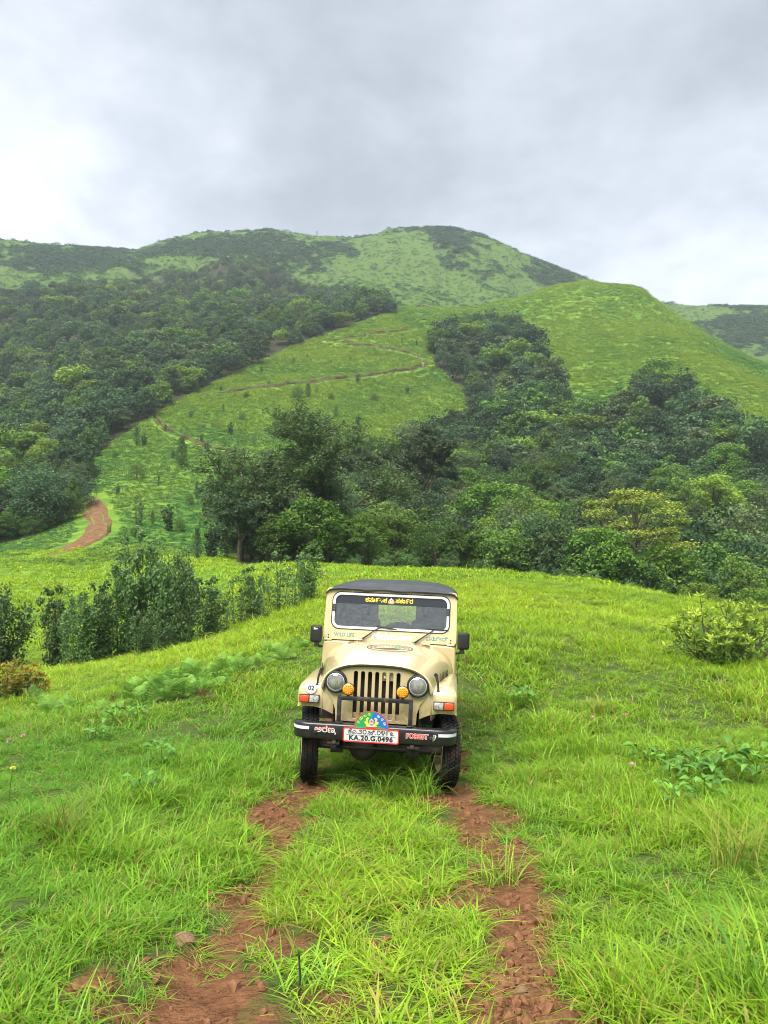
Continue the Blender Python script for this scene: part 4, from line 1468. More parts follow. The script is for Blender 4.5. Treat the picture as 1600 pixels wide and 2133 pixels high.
def rrect(w_, h_, r, n=6, cx=0, cy_=0, taper=0.0):
    """rounded rectangle; taper widens the bottom"""
    p = []
    for qx, qy, a0 in ((1, 1, 0), (-1, 1, 90), (-1, -1, 180), (1, -1, 270)):
        for k in range(n + 1):
            a = R(a0 + 90 * k / n)
            x = qx * (w_ / 2 - r) + r * math.cos(a); y = qy * (h_ / 2 - r) + r * math.sin(a)
            x *= 1 - taper * y / h_
            p.append((cx + x, cy_ + y))
    return p


def stand_up(me, loc, tilt=0.0, sx=1.0, sy=1.0):
    """turn a mesh lying in XY so that it faces the front (-Y), y becoming height"""
    m = Matrix.Translation(Vector(loc)) @ Matrix.Rotation(R(90) - tilt, 4, 'X') @ Matrix.Diagonal((sx, sy, 1, 1))
    me.transform(m)
    return me


def part(name, me, mat, parent, smooth=None):
    me.materials.clear(); me.materials.append(mat)
    if smooth:
        me.shade_smooth(); me.set_sharp_from_angle(angle=R(smooth))
    me.name = name
    return obj(name, me, parent)


def loft(bm, secs, close=False):
    rows = [[bm.verts.new(p) for p in s] for s in secs]
    for a, b in zip(rows[:-1], rows[1:]):
        n = len(a)
        for k in range(n if close else n - 1):
            bm.faces.new((a[k], a[(k + 1) % n], b[(k + 1) % n], b[k]))
    return rows


# ------------------------------------------------------------------ vehicle: materials
def paint_mat():
    m, t, o = newmat('cream vehicle paint')
    tcn = t.nodes.new('ShaderNodeTexCoord')
    p = N(t, 'ShaderNodeBsdfPrincipled', inp={'Roughness': .26, 'Coat Weight': .85, 'Coat Roughness': .05, 'Specular IOR Level': .5})
    nz = noise(t, tcn.outputs['Object'], 2.2, 4)
    n2 = noise(t, tcn.outputs['Object'], 26, 5, .65)
    c = mixc(t, ramp2(t, nz, .3, .7), (.51, .410, .215), (.56, .455, .245))
    c = mixc(t, mathn(t, 'MULTIPLY', ramp2(t, n2, .58, .75), .35), c, (.38, .25, .12))
    # mud thrown up low on the body
    sp = t.nodes.new('ShaderNodeSeparateXYZ')
    L(t, tcn, 'Object', sp, 0)
    low = N(t, 'ShaderNodeMapRange', inp={1: .95, 2: .55, 3: 0.0, 4: 1.0}); L(t, sp, 2, low, 0)
    c = mixc(t, mathn(t, 'MULTIPLY', mathn(t, 'MULTIPLY', low.outputs[0], ramp2(t, n2, .35, .6)), .75), c, (.25, .125, .06))
    t.links.new(c, p.inputs['Base Color'])
    # rain drops
    v = N(t, 'ShaderNodeTexVoronoi', inp={'Scale': 75.0}); L(t, tcn, 'Object', v, 'Vector')
    dr = N(t, 'ShaderNodeMapRange', inp={1: .0, 2: .28, 3: 1.0, 4: 0.0}); L(t, v, 'Distance', dr, 0)
    b = N(t, 'ShaderNodeBump', inp={'Strength': .07, 'Distance': .003}); L(t, dr, 0, b, 'Height')
    L(t, b, 0, p, 'Normal'); L(t, b, 0, p, 'Coat Normal')
    L(t, p, 0, o, 0)
    return m


def glass_mat(name, tint, refl, veil=.0):
    m, t, o = newmat(name)
    tr = N(t, 'ShaderNodeBsdfTransparent', inp={'Color': (*tint, 1)})
    gl = N(t, 'ShaderNodeBsdfGlossy', inp={'Roughness': .03, 'Color': (.9, .93, .96, 1)})
    fr = N(t, 'ShaderNodeFresnel', inp={'IOR': 1.5})
    f = mathn(t, 'ADD', mathn(t, 'MULTIPLY', fr.outputs[0], 1.2), refl, True)
    ms = N(t, 'ShaderNodeMixShader'); t.links.new(f, ms.inputs[0])
    L(t, tr, 0, ms, 1); L(t, gl, 0, ms, 2)
    last = ms
    if veil > 0:
        df = N(t, 'ShaderNodeBsdfDiffuse', inp={'Color': (.5, .53, .52, 1)})
        tcn = t.nodes.new('ShaderNodeTexCoord')
        nz = noise(t, tcn.outputs['Object'], 30, 6, .7)
        m2 = N(t, 'ShaderNodeMixShader')
        t.links.new(mathn(t, 'MULTIPLY', ramp2(t, nz, .25, .75), veil * 2), m2.inputs[0])
        L(t, ms, 0, m2, 1); L(t, df, 0, m2, 2)
        last = m2
    L(t, last, 0, o, 0)
    return m


P_PAINT = paint_mat()
P_BLACK = plain('black rubber', (.018, .018, .018), .6, spec=.35, bump=(60, .15, .002))
P_TYRE = plain('muddy tyre rubber', (.012, .0115, .011), .8, spec=.3, vary=(9, (.055, .032, .02), .48, .78), bump=(40, .3, .004))
P_STEEL = plain('weathered dark steel', (.016, .017, .019), .42, spec=.5, vary=(14, (.10, .065, .045), .52, .74), bump=(50, .3, .003), coat=.25)
P_BUMP = plain('wet black bumper paint', (.010, .011, .013), .30, spec=.5, vary=(10, (.07, .042, .028), .58, .8), coat=.4, bump=(35, .2, .003))
P_CANVAS = plain('wet black canvas', (.035, .037, .042), .48, spec=.45, bump=(7, .55, .03), vary=(5, (.055, .058, .065)), coat=.25, coat_rough=.25)
P_CHROME = plain('chrome', (.85, .86, .87), .12, metal=1.0)
P_BOWL = plain('lamp reflector', (.70, .72, .73), .30, metal=.25, vary=(38, (.40, .42, .43)))
P_WHITE = plain('white trim', (.60, .60, .59), .45)
P_REFLECT = plain('white reflective tape', (.62, .63, .63), .35)
P_AMBER = plain('amber lens', (.85, .33, .02), .18, spec=.6, coat=.5, bump=(120, .4, .002))
P_RED = plain('orange red lens', (.62, .07, .02), .2, spec=.6, coat=.5, bump=(120, .4, .002))
P_CLEAR = plain('clear ribbed lens', (.48, .49, .47), .2, spec=.6, coat=.5, vary=(60, (.20, .20, .19)))
P_SEAT = plain('dark seat cloth', (.045, .048, .050), .85, bump=(80, .2, .002))
P_RADI = plain('rusty radiator core', (.026, .014, .010), .8, vary=(18, (.05, .028, .02)))
P_DARK = plain('dark underbody', (.020, .018, .017), .8, vary=(6, (.06, .04, .03)))
P_SILV = plain('silver lettering', (.34, .34, .38), .3, metal=.2)
P_DKEDGE = plain('grey letter edge', (.16, .15, .18), .4)
P_DKTXT = plain('black lettering', (.02, .02, .02), .5)
P_YEL = plain('yellow lettering', (.80, .60, .03), .5)
P_REDT = plain('red lettering', (.62, .03, .02), .5)
P_TEAL = plain('teal lettering', (.01, .19, .26), .5)
P_GREEN = plain('green enamel', (.02, .30, .12), .35)
P_BLUE = plain('blue enamel', (.02, .13, .60), .35)
P_ORNG = plain('orange enamel', (.75, .28, .05), .5)
P_LENS = glass_mat('headlight glass', (.97, .98, .98), .06, .26)  # veil whitens the lens in place of light scattered by its flutes
P_GLASS = glass_mat('rain flecked windscreen', (.97, .98, .98), .02, .075)  # rain mist plus a grey veil painted for the mirrored sky
P_SCREEN = plain('dark sun strip', (.020, .024, .028), .2, spec=.6)
P_VINYL = glass_mat('clear vinyl window', (.97, .98, .97), .02, .03)

# ------------------------------------------------------------------ vehicle: body.  local axes: x to the photo's right, y rearwards, z up
CAR = empty('off_road_vehicle', (-0.088, 8.04, -0.012), (0, 0, 0))
CAR.rotation_euler = Euler((R(-.6), R(2.4), R(-5.2)), 'XYZ')
tag(CAR, 'cream off-road vehicle with black canvas roof parked on the grass track', 'car')


def hood_w(y): return .56 + (.760 - .56) * np.clip((y + .30) / 1.24, 0, 1)
def hood_t(y): return 1.238 + .100 * np.clip((y + .30) / 1.24, 0, 1) ** .9


def hood_z(x, y):
    w_ = float(hood_w(y)); tp = float(hood_t(y)); bt = .975
    q = min(1, abs(x) / w_)
    p_ = 3.2 + 1.6 * (y + .3)
    z = bt + (tp - bt) * (1 - q ** p_) ** (1 / 2.2)
    # raised middle panel
    z += .014 * max(0, min(1, (.44 - abs(x)) / .12)) * max(0, min(1, (y + .25) / .4))
    return z


def build_body():
    # bonnet
    bm = bmesh.new()
    xs = [-1, -.997, -.99, -.975, -.95, -.92, -.88, -.83, -.77, -.70, -.62, -.55, -.45, -.3, -.15, 0, .15, .3, .45, .55, .62, .70, .77, .83, .88, .92, .95, .975, .99, .997, 1]
    secs = []
    for y, shrink in ((-.325, .030), (-.335, .012), (-.325, .002), (-.30, 0), (-.2, 0), (0, 0), (.25, 0), (.5, 0), (.75, 0), (.935, 0)):
        w_ = float(hood_w(y))
        secs.append([Vector((q * (w_ - shrink), y, hood_z(q * w_, y) - shrink)) for q in xs])
    loft(bm, secs)
    hood = finish(bm, 'bonnet', P_PAINT, CAR, 0, smooth=40)
    md = hood.modifiers.new('thickness', 'SOLIDIFY'); md.thickness = .012; md.offset = -1
    # dark joint between bonnet and grille panel
    bm = bmesh.new()
    pts = [Vector((q * (.555 - .026), -.318, hood_z(q * .555, -.32) - .030)) for q in xs]
    bm_tube(bm, pts, .0095, 6)
    finish(bm, 'seal', P_BLACK, hood, 0)
    # bonnet side skirts down to the wings
    for s in (-1, 1):
        bm = bmesh.new()
        secs = []
        for y in (-.29, 0, .3, .6, .935):
            w_ = float(hood_w(y)) - .012
            secs.append([Vector((s * w_, y, z)) for z in (.70, .85, .985)])
        loft(bm, secs)
        sk = finish(bm, 'bonnet_side', P_PAINT, CAR, 0)
        md = sk.modifiers.new('thickness', 'SOLIDIFY'); md.thickness = .008
        # streaked side decal, built as flat black strips
        for k in range(6):
            bm = bmesh.new()
            y = .12 + k * .085
            w_ = float(hood_w(y))
            bm_box(bm, (s * (w_ + .0005), y, 1.05), (.006, .034, .13), (0, s * -.06, .05 * s))
            finish(bm, 'side_decal', P_DKTXT, sk, .003, 1)
        # hold-down latch with its rubber strap
        bm = bmesh.new()
        w_ = .575
        bm_tube(bm, [(s * (w_ + .012), -.20, 1.125), (s * (w_ + .03), -.22, 1.06), (s * (w_ + .035), -.235, .985)], [.016, .012, .009], 8)
        bm_box(bm, (s * (w_ + .005), -.17, 1.135), (.035, .06, .03), (0, s * .6, 0))
        bm_box(bm, (s * (w_ + .035), -.235, .985), (.03, .03, .022))
        finish(bm, 'bonnet_latch', P_BLACK, hood, .004, 1)
    # hinges at the rear edge and wiper spindle blocks
    for x in (-.36, .43):
        bm = bmesh.new()
        bm_box(bm, (x, .91, hood_z(x, .91) + .012), (.10, .035, .012))
        bm_tube(bm, [(x - .055, .935, hood_z(x, .92) + .016), (x + .055, .935, hood_z(x, .92) + .016)], .009, 8)
        finish(bm, 'hinge', P_PAINT, hood, .003, 1)
        for dx in (-.032, .032):
            bm = bmesh.new(); bm_lathe(bm, [(.0, .026), (.008, .024), (.009, .016)], (x + dx, .905, hood_z(x, .905) - .002), 'Z', 8)
            finish(bm, 'bolt', P_STEEL, hood, 0)

    # camp badge on the bonnet: two oval rings, a hill line and lettering dots, all lying on the metal
    def on_hood(me, cx, cy_, lift):
        for v in me.vertices:
            x, y = cx + v.co.x, cy_ - v.co.y * -1
            v.co = Vector((x, y, hood_z(x, y) + lift + v.co.z))
        return me

    def oval(a, b, n=48): return [(a * math.cos(2 * math.pi * k / n), b * math.sin(2 * math.pi * k / n)) for k in range(n)]
    cx, cy_ = .055, .48
    ring = on_hood(outline_mesh([oval(.255, .21), oval(.243, .198)], .0006), cx, cy_, .003)
    part('badge', ring, P_DKTXT, hood)
    ring = on_hood(outline_mesh([oval(.175, .125), oval(.166, .117)], .0006), cx, cy_, .003)
    part('badge', ring, P_DKTXT, hood)
    hill = [(-.13, -.055), (-.07, -.01), (-.03, -.03), (.01, .015), (.05, -.02), (.12, -.055), (.06, -.075), (-.06, -.08)]
    part('badge', on_hood(outline_mesh([hill], .0006), cx, cy_, .003), P_DKTXT, hood)
    part('badge', on_hood(outline_mesh([oval(.045, .03, 16)], .0006), cx + .09, cy_ + .05, .0035), P_GREEN, hood)
    bm = bmesh.new()
    for k in range(22):
        a = R(200 - k * 220 / 21) if k < 22 else 0
        x, y = cx + .21 * math.cos(a), cy_ + .162 * math.sin(a)
        bm_box(bm, (x, y, hood_z(x, y) + .003), (.011, .020, .0012), (0, 0, a))
    finish(bm, 'badge', P_DKTXT, hood, 0)

    # grille panel with seven slots
    arch = []
    w0 = .528
    for q in np.linspace(-1, 1, 41):
        arch.append((q * w0, hood_z(q * .555, -.32) - .036))
    arch[0] = (-w0, 1.03); arch[-1] = (w0, 1.03)
    outer = [(-.40, .655), (-.405, .76), (-.435, .85), (-.50, .93)] + arch + [(.50, .93), (.435, .85), (.405, .76), (.40, .655)]
    outer = outer[::-1]
    slots = []
    for k in range(7):
        slots.append(rrect(.047, .475, .0225, 6, (k - 3) * .0712, .915))
    g = outline_mesh([outer] + slots, .010, .004)
    stand_up(g, (0, -.285, 0))
    grille = part('grille', g, P_PAINT, CAR, 40)
    bm = bmesh.new(); bm_box(bm, (0, -.20, .95), (.62, .03, .52)); finish(bm, 'radiator', P_RADI, grille, .004)
    for k in range(34):
        pass
    bm = bmesh.new(); bm_box(bm, (0, -.252, .695), (.70, .02, .085)); finish(bm, 'cross_member', P_PAINT, grille, .006)
    bm = bmesh.new(); bm_box(bm, (.105, -.25, 1.105), (.13, .02, .09)); bm_lathe(bm, [(.0, -.02), (.014, -.018), (.016, .0)], (.075, -.262, 1.095), 'Y', 10); finish(bm, 'bonnet_catch', P_PAINT, grille, .004)

    # headlamps
    for s in (-1, 1):
        c = (s * .410, -.30, 1.035)
        bm = bmesh.new()
        bm_lathe(bm, [(.086, .02), (.088, -.030), (.096, -.040), (.108, -.034), (.112, -.012), (.113, .02)], c, 'Y', 40)
        hl = finish(bm, 'headlight', P_BLACK, CAR, 0)
        bm = bmesh.new()
        bm_lathe(bm, [(.0, .050), (.03, .046), (.06, .030), (.080, .004), (.089, -.024), (.089, -.034), (.082, -.038), (.080, -.03)], c, 'Y', 40)
        finish(bm, 'reflector', P_BOWL, hl, 0)
        bm = bmesh.new()
        bm_lathe(bm, [(.0, -.012), (.014, -.010), (.020, .0), (.022, .03)], c, 'Y', 20)
        bm_lathe(bm, [(.030, .018), (.034, .008), (.038, .016)], c, 'Y', 24)
        finish(bm, 'bulb_cap', P_SILV, hl, 0)
        bm = bmesh.new()
        bm_lathe(bm, [(.0005, -.052), (.02, -.0515), (.045, -.048), (.068, -.041), (.083, -.031)], c, 'Y', 40)
        finish(bm, 'lens', P_LENS, hl, 0)
        for k in range(7):
            bm = bmesh.new()
            x = (k - 3) * .022
            hh = math.sqrt(max(0, .078 ** 2 - x * x))
            bm_tube(bm, [(c[0] + x, c[1] - .028, c[2] - hh * .95), (c[0] + x, c[1] - .040, c[2]), (c[0] + x, c[1] - .028, c[2] + hh * .95)], .0007, 4)
            finish(bm, 'lens_rib', P_CLEAR, hl, 0)
    # wings
    for s in (-1, 1):
        bm = bmesh.new()
        xs_ = [.43, .47, .54, .62, .69, .742, .774, .792, .800]
        secs = []
        for x in xs_:
            k = max(0, (x - .742) / .058)
            ins = .045 * k ** 2.2
            zb = .765 - .065 * max(0, (.60 - x) / .17) ** 1.3
            zi = .035 * max(0, (.66 - x) / .22)
            pr = [(-.255, zb), (-.275 + ins, zb + .008), (-.285 + ins, .83), (-.288 + ins, .90), (-.276 + ins, .955 - ins * .3), (-.235 + ins, .992 + zi * .5 - ins), (-.16, 1.008 + zi - ins), (.05, 1.022 + zi - ins), (.35, 1.040 + zi - ins), (.70, 1.045 + zi - ins), (.86, 1.03 + zi - ins), (.92, .99 - ins)]
            secs.append([Vector((s * x, y, z)) for y, z in pr])
        rows = loft(bm, secs)
        # outer skirt
        last = rows[-1]
        low = [bm.verts.new(v.co + Vector((s * .001, .004, -.055 if i > 4 else 0))) for i, v in enumerate(last)]
        for k in range(4, len(last) - 1):
            try: bm.faces.new((last[k], last[k + 1], low[k + 1], low[k]))
            except ValueError: pass
        wing = finish(bm, 'wing', P_PAINT, CAR, 0, smooth=50)
        md = wing.modifiers.new('thickness', 'SOLIDIFY'); md.thickness = .010; md.offset = -1
        md = wing.modifiers.new('soft', 'BEVEL'); md.width = .004; md.segments = 2; md.limit_method = 'ANGLE'
        # dark inner wheel house
        bm = bmesh.new()
        bm_box(bm, (s * .44, .25, .80), (.02, .95, .36))
        bm_box(bm, (s * .60, .75, .72), (.36, .02, .50))
        finish(bm, 'wheel_house', P_DARK, wing, 0)
        # side marker / direction lamp
        lm = bmesh.new(); bm_box(lm, (s * .672, -.298, .853), (.205, .022, .080)); lamp = finish(lm, 'indicator_lamp', P_BLACK, CAR, .006)
        bm = bmesh.new(); bm_box(bm, (s * .722, -.314, .853), (.092, .022, .066)); finish(bm, 'lens', P_RED, lamp, .006)
        bm = bmesh.new(); bm_box(bm, (s * .622, -.313, .853), (.092, .020, .066)); finish(bm, 'lens', P_CLEAR, lamp, .006)
        for q in (-.02, .015):
            bm = bmesh.new(); bm_lathe(bm, [(.0, -.026), (.004, -.025), (.005, -.02)], (s * .605 + q, -.306, .85), 'Y', 8)
            finish(bm, 'screw', P_DKTXT, lamp, 0)
    # round number sticker
    d = outline_mesh([oval(.055, .055, 32)], .0008); stand_up(d, (-.66, -.293, .955), .10)
    st = part('number_sticker', d, P_WHITE, CAR)
    tx = text_mesh('02', .062, .0006, bold=.001); stand_up(tx, (-.66, -.2955, .955), .10); part('lettering', tx, P_DKTXT, st)

    # cowl, firewall and tub
    bm = bmesh.new()
    secs = []
    for y, w_, zt_ in ((.925, .765, 1.312), (.945, .775, 1.322), (.99, .780, 1.328), (1.09, .785, 1.334), (1.12, .785, 1.334)):
        secs.append([Vector((-w_, y, .62)), Vector((-w_, y, zt_ - .06)), Vector((-w_ + .02, y, zt_ - .012)), Vector((-w_ + .06, y, zt_)), Vector((0, y, zt_ + .004)), Vector((w_ - .06, y, zt_)), Vector((w_ - .02, y, zt_ - .012)), Vector((w_, y, zt_ - .06)), Vector((w_, y, .62))])
    rows = loft(bm, secs)
    bm.faces.new(rows[0]); bm.faces.new(rows[-1][::-1])
    finish(bm, 'cowl', P_PAINT, CAR, 0, smooth=45)
    side = [(1.12, 1.20), (1.12, .50), (1.95, .46), (1.97, .62), (2.06, .77), (2.25, .86), (2.50, .86), (2.70, .77), (2.80, .60), (3.02, .58), (3.04, 1.20), (2.02, 1.20), (1.98, .86), (1.25, .86), (1.22, 1.20)]
    for s in (-1, 1):
        me = outline_mesh([side], .012, .004)
        me.transform(Matrix.Translation((s * .772, 0, 0)) @ Matrix(((0, 0, 1, 0), (1, 0, 0, 0), (0, 1, 0, 0), (0, 0, 0, 1))))
        part('side_panel', me, P_PAINT, CAR, 40)
        bm = bmesh.new(); bm_box(bm, (s * .776, 1.60, 1.03), (.020, .72, .33)); dr = finish(bm, 'door', P_PAINT, CAR, .008)
        bm = bmesh.new(); bm_tube(bm, [(s * .79, 1.85, 1.08), (s * .815, 1.85, 1.08), (s * .815, 1.93, 1.08)], .008, 6); finish(bm, 'handle', P_BLACK, dr, 0)
        bm = bmesh.new(); bm_box(bm, (s * .72, 2.5, .80), (.14, .95, .03)); finish(bm, 'wheel_arch', P_PAINT, CAR, .01)
    bm = bmesh.new(); bm_box(bm, (0, 2.05, .52), (1.50, 1.90, .05)); finish(bm, 'floor_pan', P_DARK, CAR, .01)
    bm = bmesh.new(); bm_box(bm, (0, 3.03, .88), (1.53, .03, .62)); finish(bm, 'tailgate', P_PAINT, CAR, .01)
    bm = bmesh.new()
    bm_box(bm, (0, 1.20, 1.20), (1.46, .14, .22))
    finish(bm, 'dashboard', P_SEAT, CAR, .03, 3)
    # chassis rails, axle with its differential, springs
    bm = bmesh.new()
    for s in (-1, 1):
        bm_box(bm, (s * .37, 1.2, .56), (.07, 3.3, .12))
    finish(bm, 'chassis', P_DARK, CAR, .006)
    bm = bmesh.new()
    bm_tube(bm, [(-.66, 0, .355), (.66, 0, .355)], .045, 12)
    bm_lathe(bm, [(.0, -.17), (.07, -.165), (.12, -.13), (.145, -.06), (.15, .0), (.12, .09), (.05, .14), (.0, .14)], (-.14, 0, .365), 'Y', 20)
    finish(bm, 'axle', P_DARK, CAR, 0)
    for s in (-1, 1):
        bm = bmesh.new()
        pts = [(s * .38, y, .50 - .10 * (1 - (y / .52) ** 2)) for y in np.linspace(-.46, .52, 9)]
        for q in range(3):
            bm_tube(bm, [(p[0], p[1] * (1 - .18 * q), p[2] - .016 * q) for p in pts], .022, 4, square=True)
        bm_tube(bm, [(s * .33, -.42, .46), (s * .45, -.42, .46)], .022, 10)
        bm_tube(bm, [(s * .38 - .06, -.25, .36), (s * .38 + .06, -.25, .36)], .028, 10)
        finish(bm, 'leaf_spring', P_DARK, CAR, 0)
    bm = bmesh.new(); bm_tube(bm, [(-.55, -.17, .37), (.55, -.17, .38)], .014, 8); finish(bm, 'track_rod', P_STEEL, CAR, 0)
    bm = bmesh.new(); bm_box(bm, (0, .15, .62), (.55, .5, .28)); finish(bm, 'engine_sump', P_DARK, CAR, .03)


def build_front():
    # bumper: channel section with swept ends
    bm = bmesh.new()
    prof = [(.0, .000), (-.010, .008), (-.012, .03), (-.012, .125), (-.006, .146), (.012, .152), (.10, .152), (.10, .145), (.02, .142), (.012, .13), (.012, .02), (.02, .0)]
    secs = []
    for x, yo, sh in ((-.806, .13, .022), (-.79, .085, .010), (-.76, .040, .003), (-.71, .008, 0), (-.65, 0, 0), (0, 0, 0), (.63, 0, 0), (.71, .008, 0), (.76, .040, .003), (.79, .085, .010), (.806, .13, .022)):
        secs.append([Vector((x, -.455 + yo + y, .498 + (z - .076) * (1 - sh * 6) + .076)) for y, z in prof])
    rows = loft(bm, secs, True)
    bm.faces.new(rows[0]); bm.faces.new(rows[-1][::-1])
    bumper = finish(bm, 'bumper', P_BUMP, CAR, .003, 1, 40)
    for s in (-1, 1):
        bm = bmesh.new()
        f = [(.63, 0), (.71, .008), (.76, .040), (.79, .085), (.803, .115)]
        secs = [[Vector((s * x, -.4695 + y - .0, z)) for z in (.585, .615)] for x, y in f]
        loft(bm, secs)
        finish(bm, 'reflective_tape', P_REFLECT, bumper, 0)
        bm = bmesh.new()
        bm_lathe(bm, [(.0, -.018), (.012, -.016), (.016, -.004), (.022, -.002), (.022, .004)], (s * .565, -.468, .565), 'Y', 10)
        finish(bm, 'bolt', P_STEEL, bumper, 0)
        if s > 0:
            bm = bmesh.new()
            bm_box(bm, (.592, -.474, .575), (.03, .016, .05), (.1, .3, .2)); bm_tube(bm, [(.575, -.48, .545), (.60, -.485, .565), (.607, -.478, .60)], .007, 6)
            finish(bm, 'tow_shackle', P_CHROME, bumper, .003, 1)

    def lettering(body, size, x, z, mats, out_w, y=-.4685, sx=1.0, bold=.0):
        if out_w:
            o_ = text_mesh(body, size, .0006, offset=out_w, bold=bold); stand_up(o_, (x, y, z), 0, sx); part('lettering_edge', o_, mats[1], bumper)
        i_ = text_mesh(body, size, .0006, bold=bold); stand_up(i_, (x, y - .0014, z), 0, sx); part('lettering', i_, mats[0], bumper)
    lettering('FOREST', .062, .425, .578, (P_REDT, P_WHITE), .0035, bold=.0015)
    lettering('ಅರಣ', .075, -.475, .590, (P_WHITE, P_REDT), .0045, sx=1.15, bold=.0008)
    hook = [(.0, .0), (.02, -.004), (.03, -.018), (.022, -.03), (.012, -.024), (.02, -.016), (.012, -.006)]
    h_ = outline_mesh([hook], .0006); stand_up(h_, (-.392, -.470, .578)); part('lettering', h_, P_WHITE, bumper)
    # number plate
    pl = outline_mesh([rrect(.535, .128, .016)], .004, .001); stand_up(pl, (-.02, -.478, .563))
    plate = part('number_plate', pl, P_WHITE, CAR, 40)
    rim = outline_mesh([rrect(.545, .138, .020), rrect(.523, .116, .012)], .0015); stand_up(rim, (-.02, -.4835, .563)); part('plate_rim', rim, P_REDT, plate)
    tx = text_mesh('KA.20.G.0496', .062, .0006, bold=.0022, spacing=1.08); stand_up(tx, (-.02, -.4845, .534), 0, 1.12); part('lettering', tx, P_DKTXT, plate)
    tx = text_mesh('ಕೆಎ.೨೦.ಜಿ.೦೪೯೬', .056, .0006, bold=.0006, spacing=1.0); stand_up(tx, (-.02, -.4845, .592), 0, 1.10); part('lettering', tx, P_DKTXT, plate)
    bm = bmesh.new(); bm_box(bm, (-.02, -.4842, .562), (.48, .001, .0022)); finish(bm, 'rule_line', P_DKTXT, plate, 0)
    # half round department board above the plate
    def half(r, a0=0, a1=180, n=28): return [(r * math.cos(R(a0 + (a1 - a0) * k / n)), r * math.sin(R(a0 + (a1 - a0) * k / n))) for k in range(n + 1)]
    cz = .625
    b_ = outline_mesh([half(.170)], .003, .001); stand_up(b_, (-.02, -.470, cz)); board = part('emblem_board', b_, P_GREEN, CAR)
    bl = outline_mesh([half(.166, 0, 82) + [(-.02, .05), (.09, .035)]], .0006); stand_up(bl, (-.02, -.4745, cz)); part('blue_field', bl, P_BLUE, board)
    ed = outline_mesh([half(.171) + half(.164, 180, 0)], .0006); stand_up(ed, (-.02, -.4748, cz)); part('edge_line', ed, P_REDT, board)
    # arched lettering
    word = 'ಕರನಾಟಕ ಅರಣಯ'
    letters = ['ಕ', 'ನಾ', 'ಟ', 'ಕ', ' ', 'ಅ', 'ರ', 'ಣ']
    for k, ch in enumerate(letters):
        if ch == ' ': continue
        a = 156 - k * 132 / 7
        t_ = text_mesh(ch, .036, .0005, bold=.0006)
        t_.transform(Matrix.Rotation(R(a - 90), 4, 'Z'))
        stand_up(t_, (-.02 + .140 * math.cos(R(a)), -.4752, cz + .140 * math.sin(R(a))))
        part('lettering', t_, P_YEL, board)
    # crest: paired yellow supporters, white shield with red, white scroll and red foot
    for s in (-1, 1):
        blob = [(.012, .035), (.028, .05), (.03, .075), (.022, .095), (.035, .10), (.05, .085), (.045, .065), (.062, .06), (.055, .042), (.04, .035), (.05, .022), (.03, .018)]
        me = outline_mesh([[(s * x, y) for x, y in (blob if s > 0 else blob[::-1])]], .0006); stand_up(me, (-.02, -.4756, cz), 0, 1.15, 1.1); part('crest', me, P_YEL, board)
    for pts, mt, dy in (([(-.018, .045), (.018, .045), (.02, .08), (0, .098), (-.02, .08)], P_WHITE, 0), ([(-.012, .062), (.012, .062), (.01, .082), (-.01, .082)], P_REDT, .0004),
                        ([(-.03, .02), (.03, .02), (.036, .034), (-.036, .034)], P_WHITE, .0004), ([(-.055, .004), (.05, .004), (.05, .017), (-.055, .017)], P_REDT, .0004)):
        me = outline_mesh([pts], .0006); stand_up(me, (-.02, -.4758 - dy, cz)); part('crest', me, mt, board)
    # tubular guard with two fog lamps
    bm = bmesh.new()
    t_ = .028
    y = -.405
    bm_box(bm, (-.352, y, .77), (.040, .040, .255)); bm_box(bm, (.352, y, .77), (.040, .040, .255))
    bm_box(bm, (0, y, .895), (.744, .0385, .040))
    bm_box(bm, (-.352, y + .02, .66), (.07, .09, .012)); bm_box(bm, (.352, y + .02, .66), (.07, .09, .012))
    guard = finish(bm, 'grille_guard', P_STEEL, CAR, .006)
    for x in (-.262, .262):
        c = (x * 1.02, -.428, .985)
        bm = bmesh.new()
        bm_lathe(bm, [(.0, .075), (.03, .07), (.052, .045), (.062, .01), (.063, -.004), (.058, -.008)], c, 'Y', 28)
        bm_tube(bm, [(c[0], c[1] + .025, .93), (c[0], c[1] + .025, .905)], .012, 8)
        fog = finish(bm, 'fog_lamp', P_BLACK, CAR, 0)
        bm = bmesh.new()
        bm_lathe(bm, [(.0005, -.022), (.03, -.019), (.05, -.012), (.0585, -.003)], c, 'Y', 28)
        finish(bm, 'lens', P_AMBER, fog, 0)
        bm = bmesh.new()
        for i in range(-2, 3):
            for j in range(-2, 3):
                if i * i + j * j > 5: continue
                bm_lathe(bm, [(.0, -.026), (.006, -.0235), (.0075, -.019)], (c[0] + i * .018, c[1], c[2] + j * .018), 'Y', 8)
        finish(bm, 'lens_pattern', P_AMBER, fog, 0)


WS_TILT = R(11)


def on_screen(x, v, out=0.0):
    """point on the windscreen plane; v = height above its foot"""
    return Vector((x, 1.005 + v * math.sin(WS_TILT) - out * math.cos(WS_TILT), 1.340 + v * math.cos(WS_TILT) + out * math.sin(WS_TILT) * -1))


def scr(me, v, out, x=0.0):
    p = on_screen(x, v, out)
    m = Matrix.Translation(p) @ Matrix.Rotation(R(90) - WS_TILT, 4, 'X')
    me.transform(m)
    return me


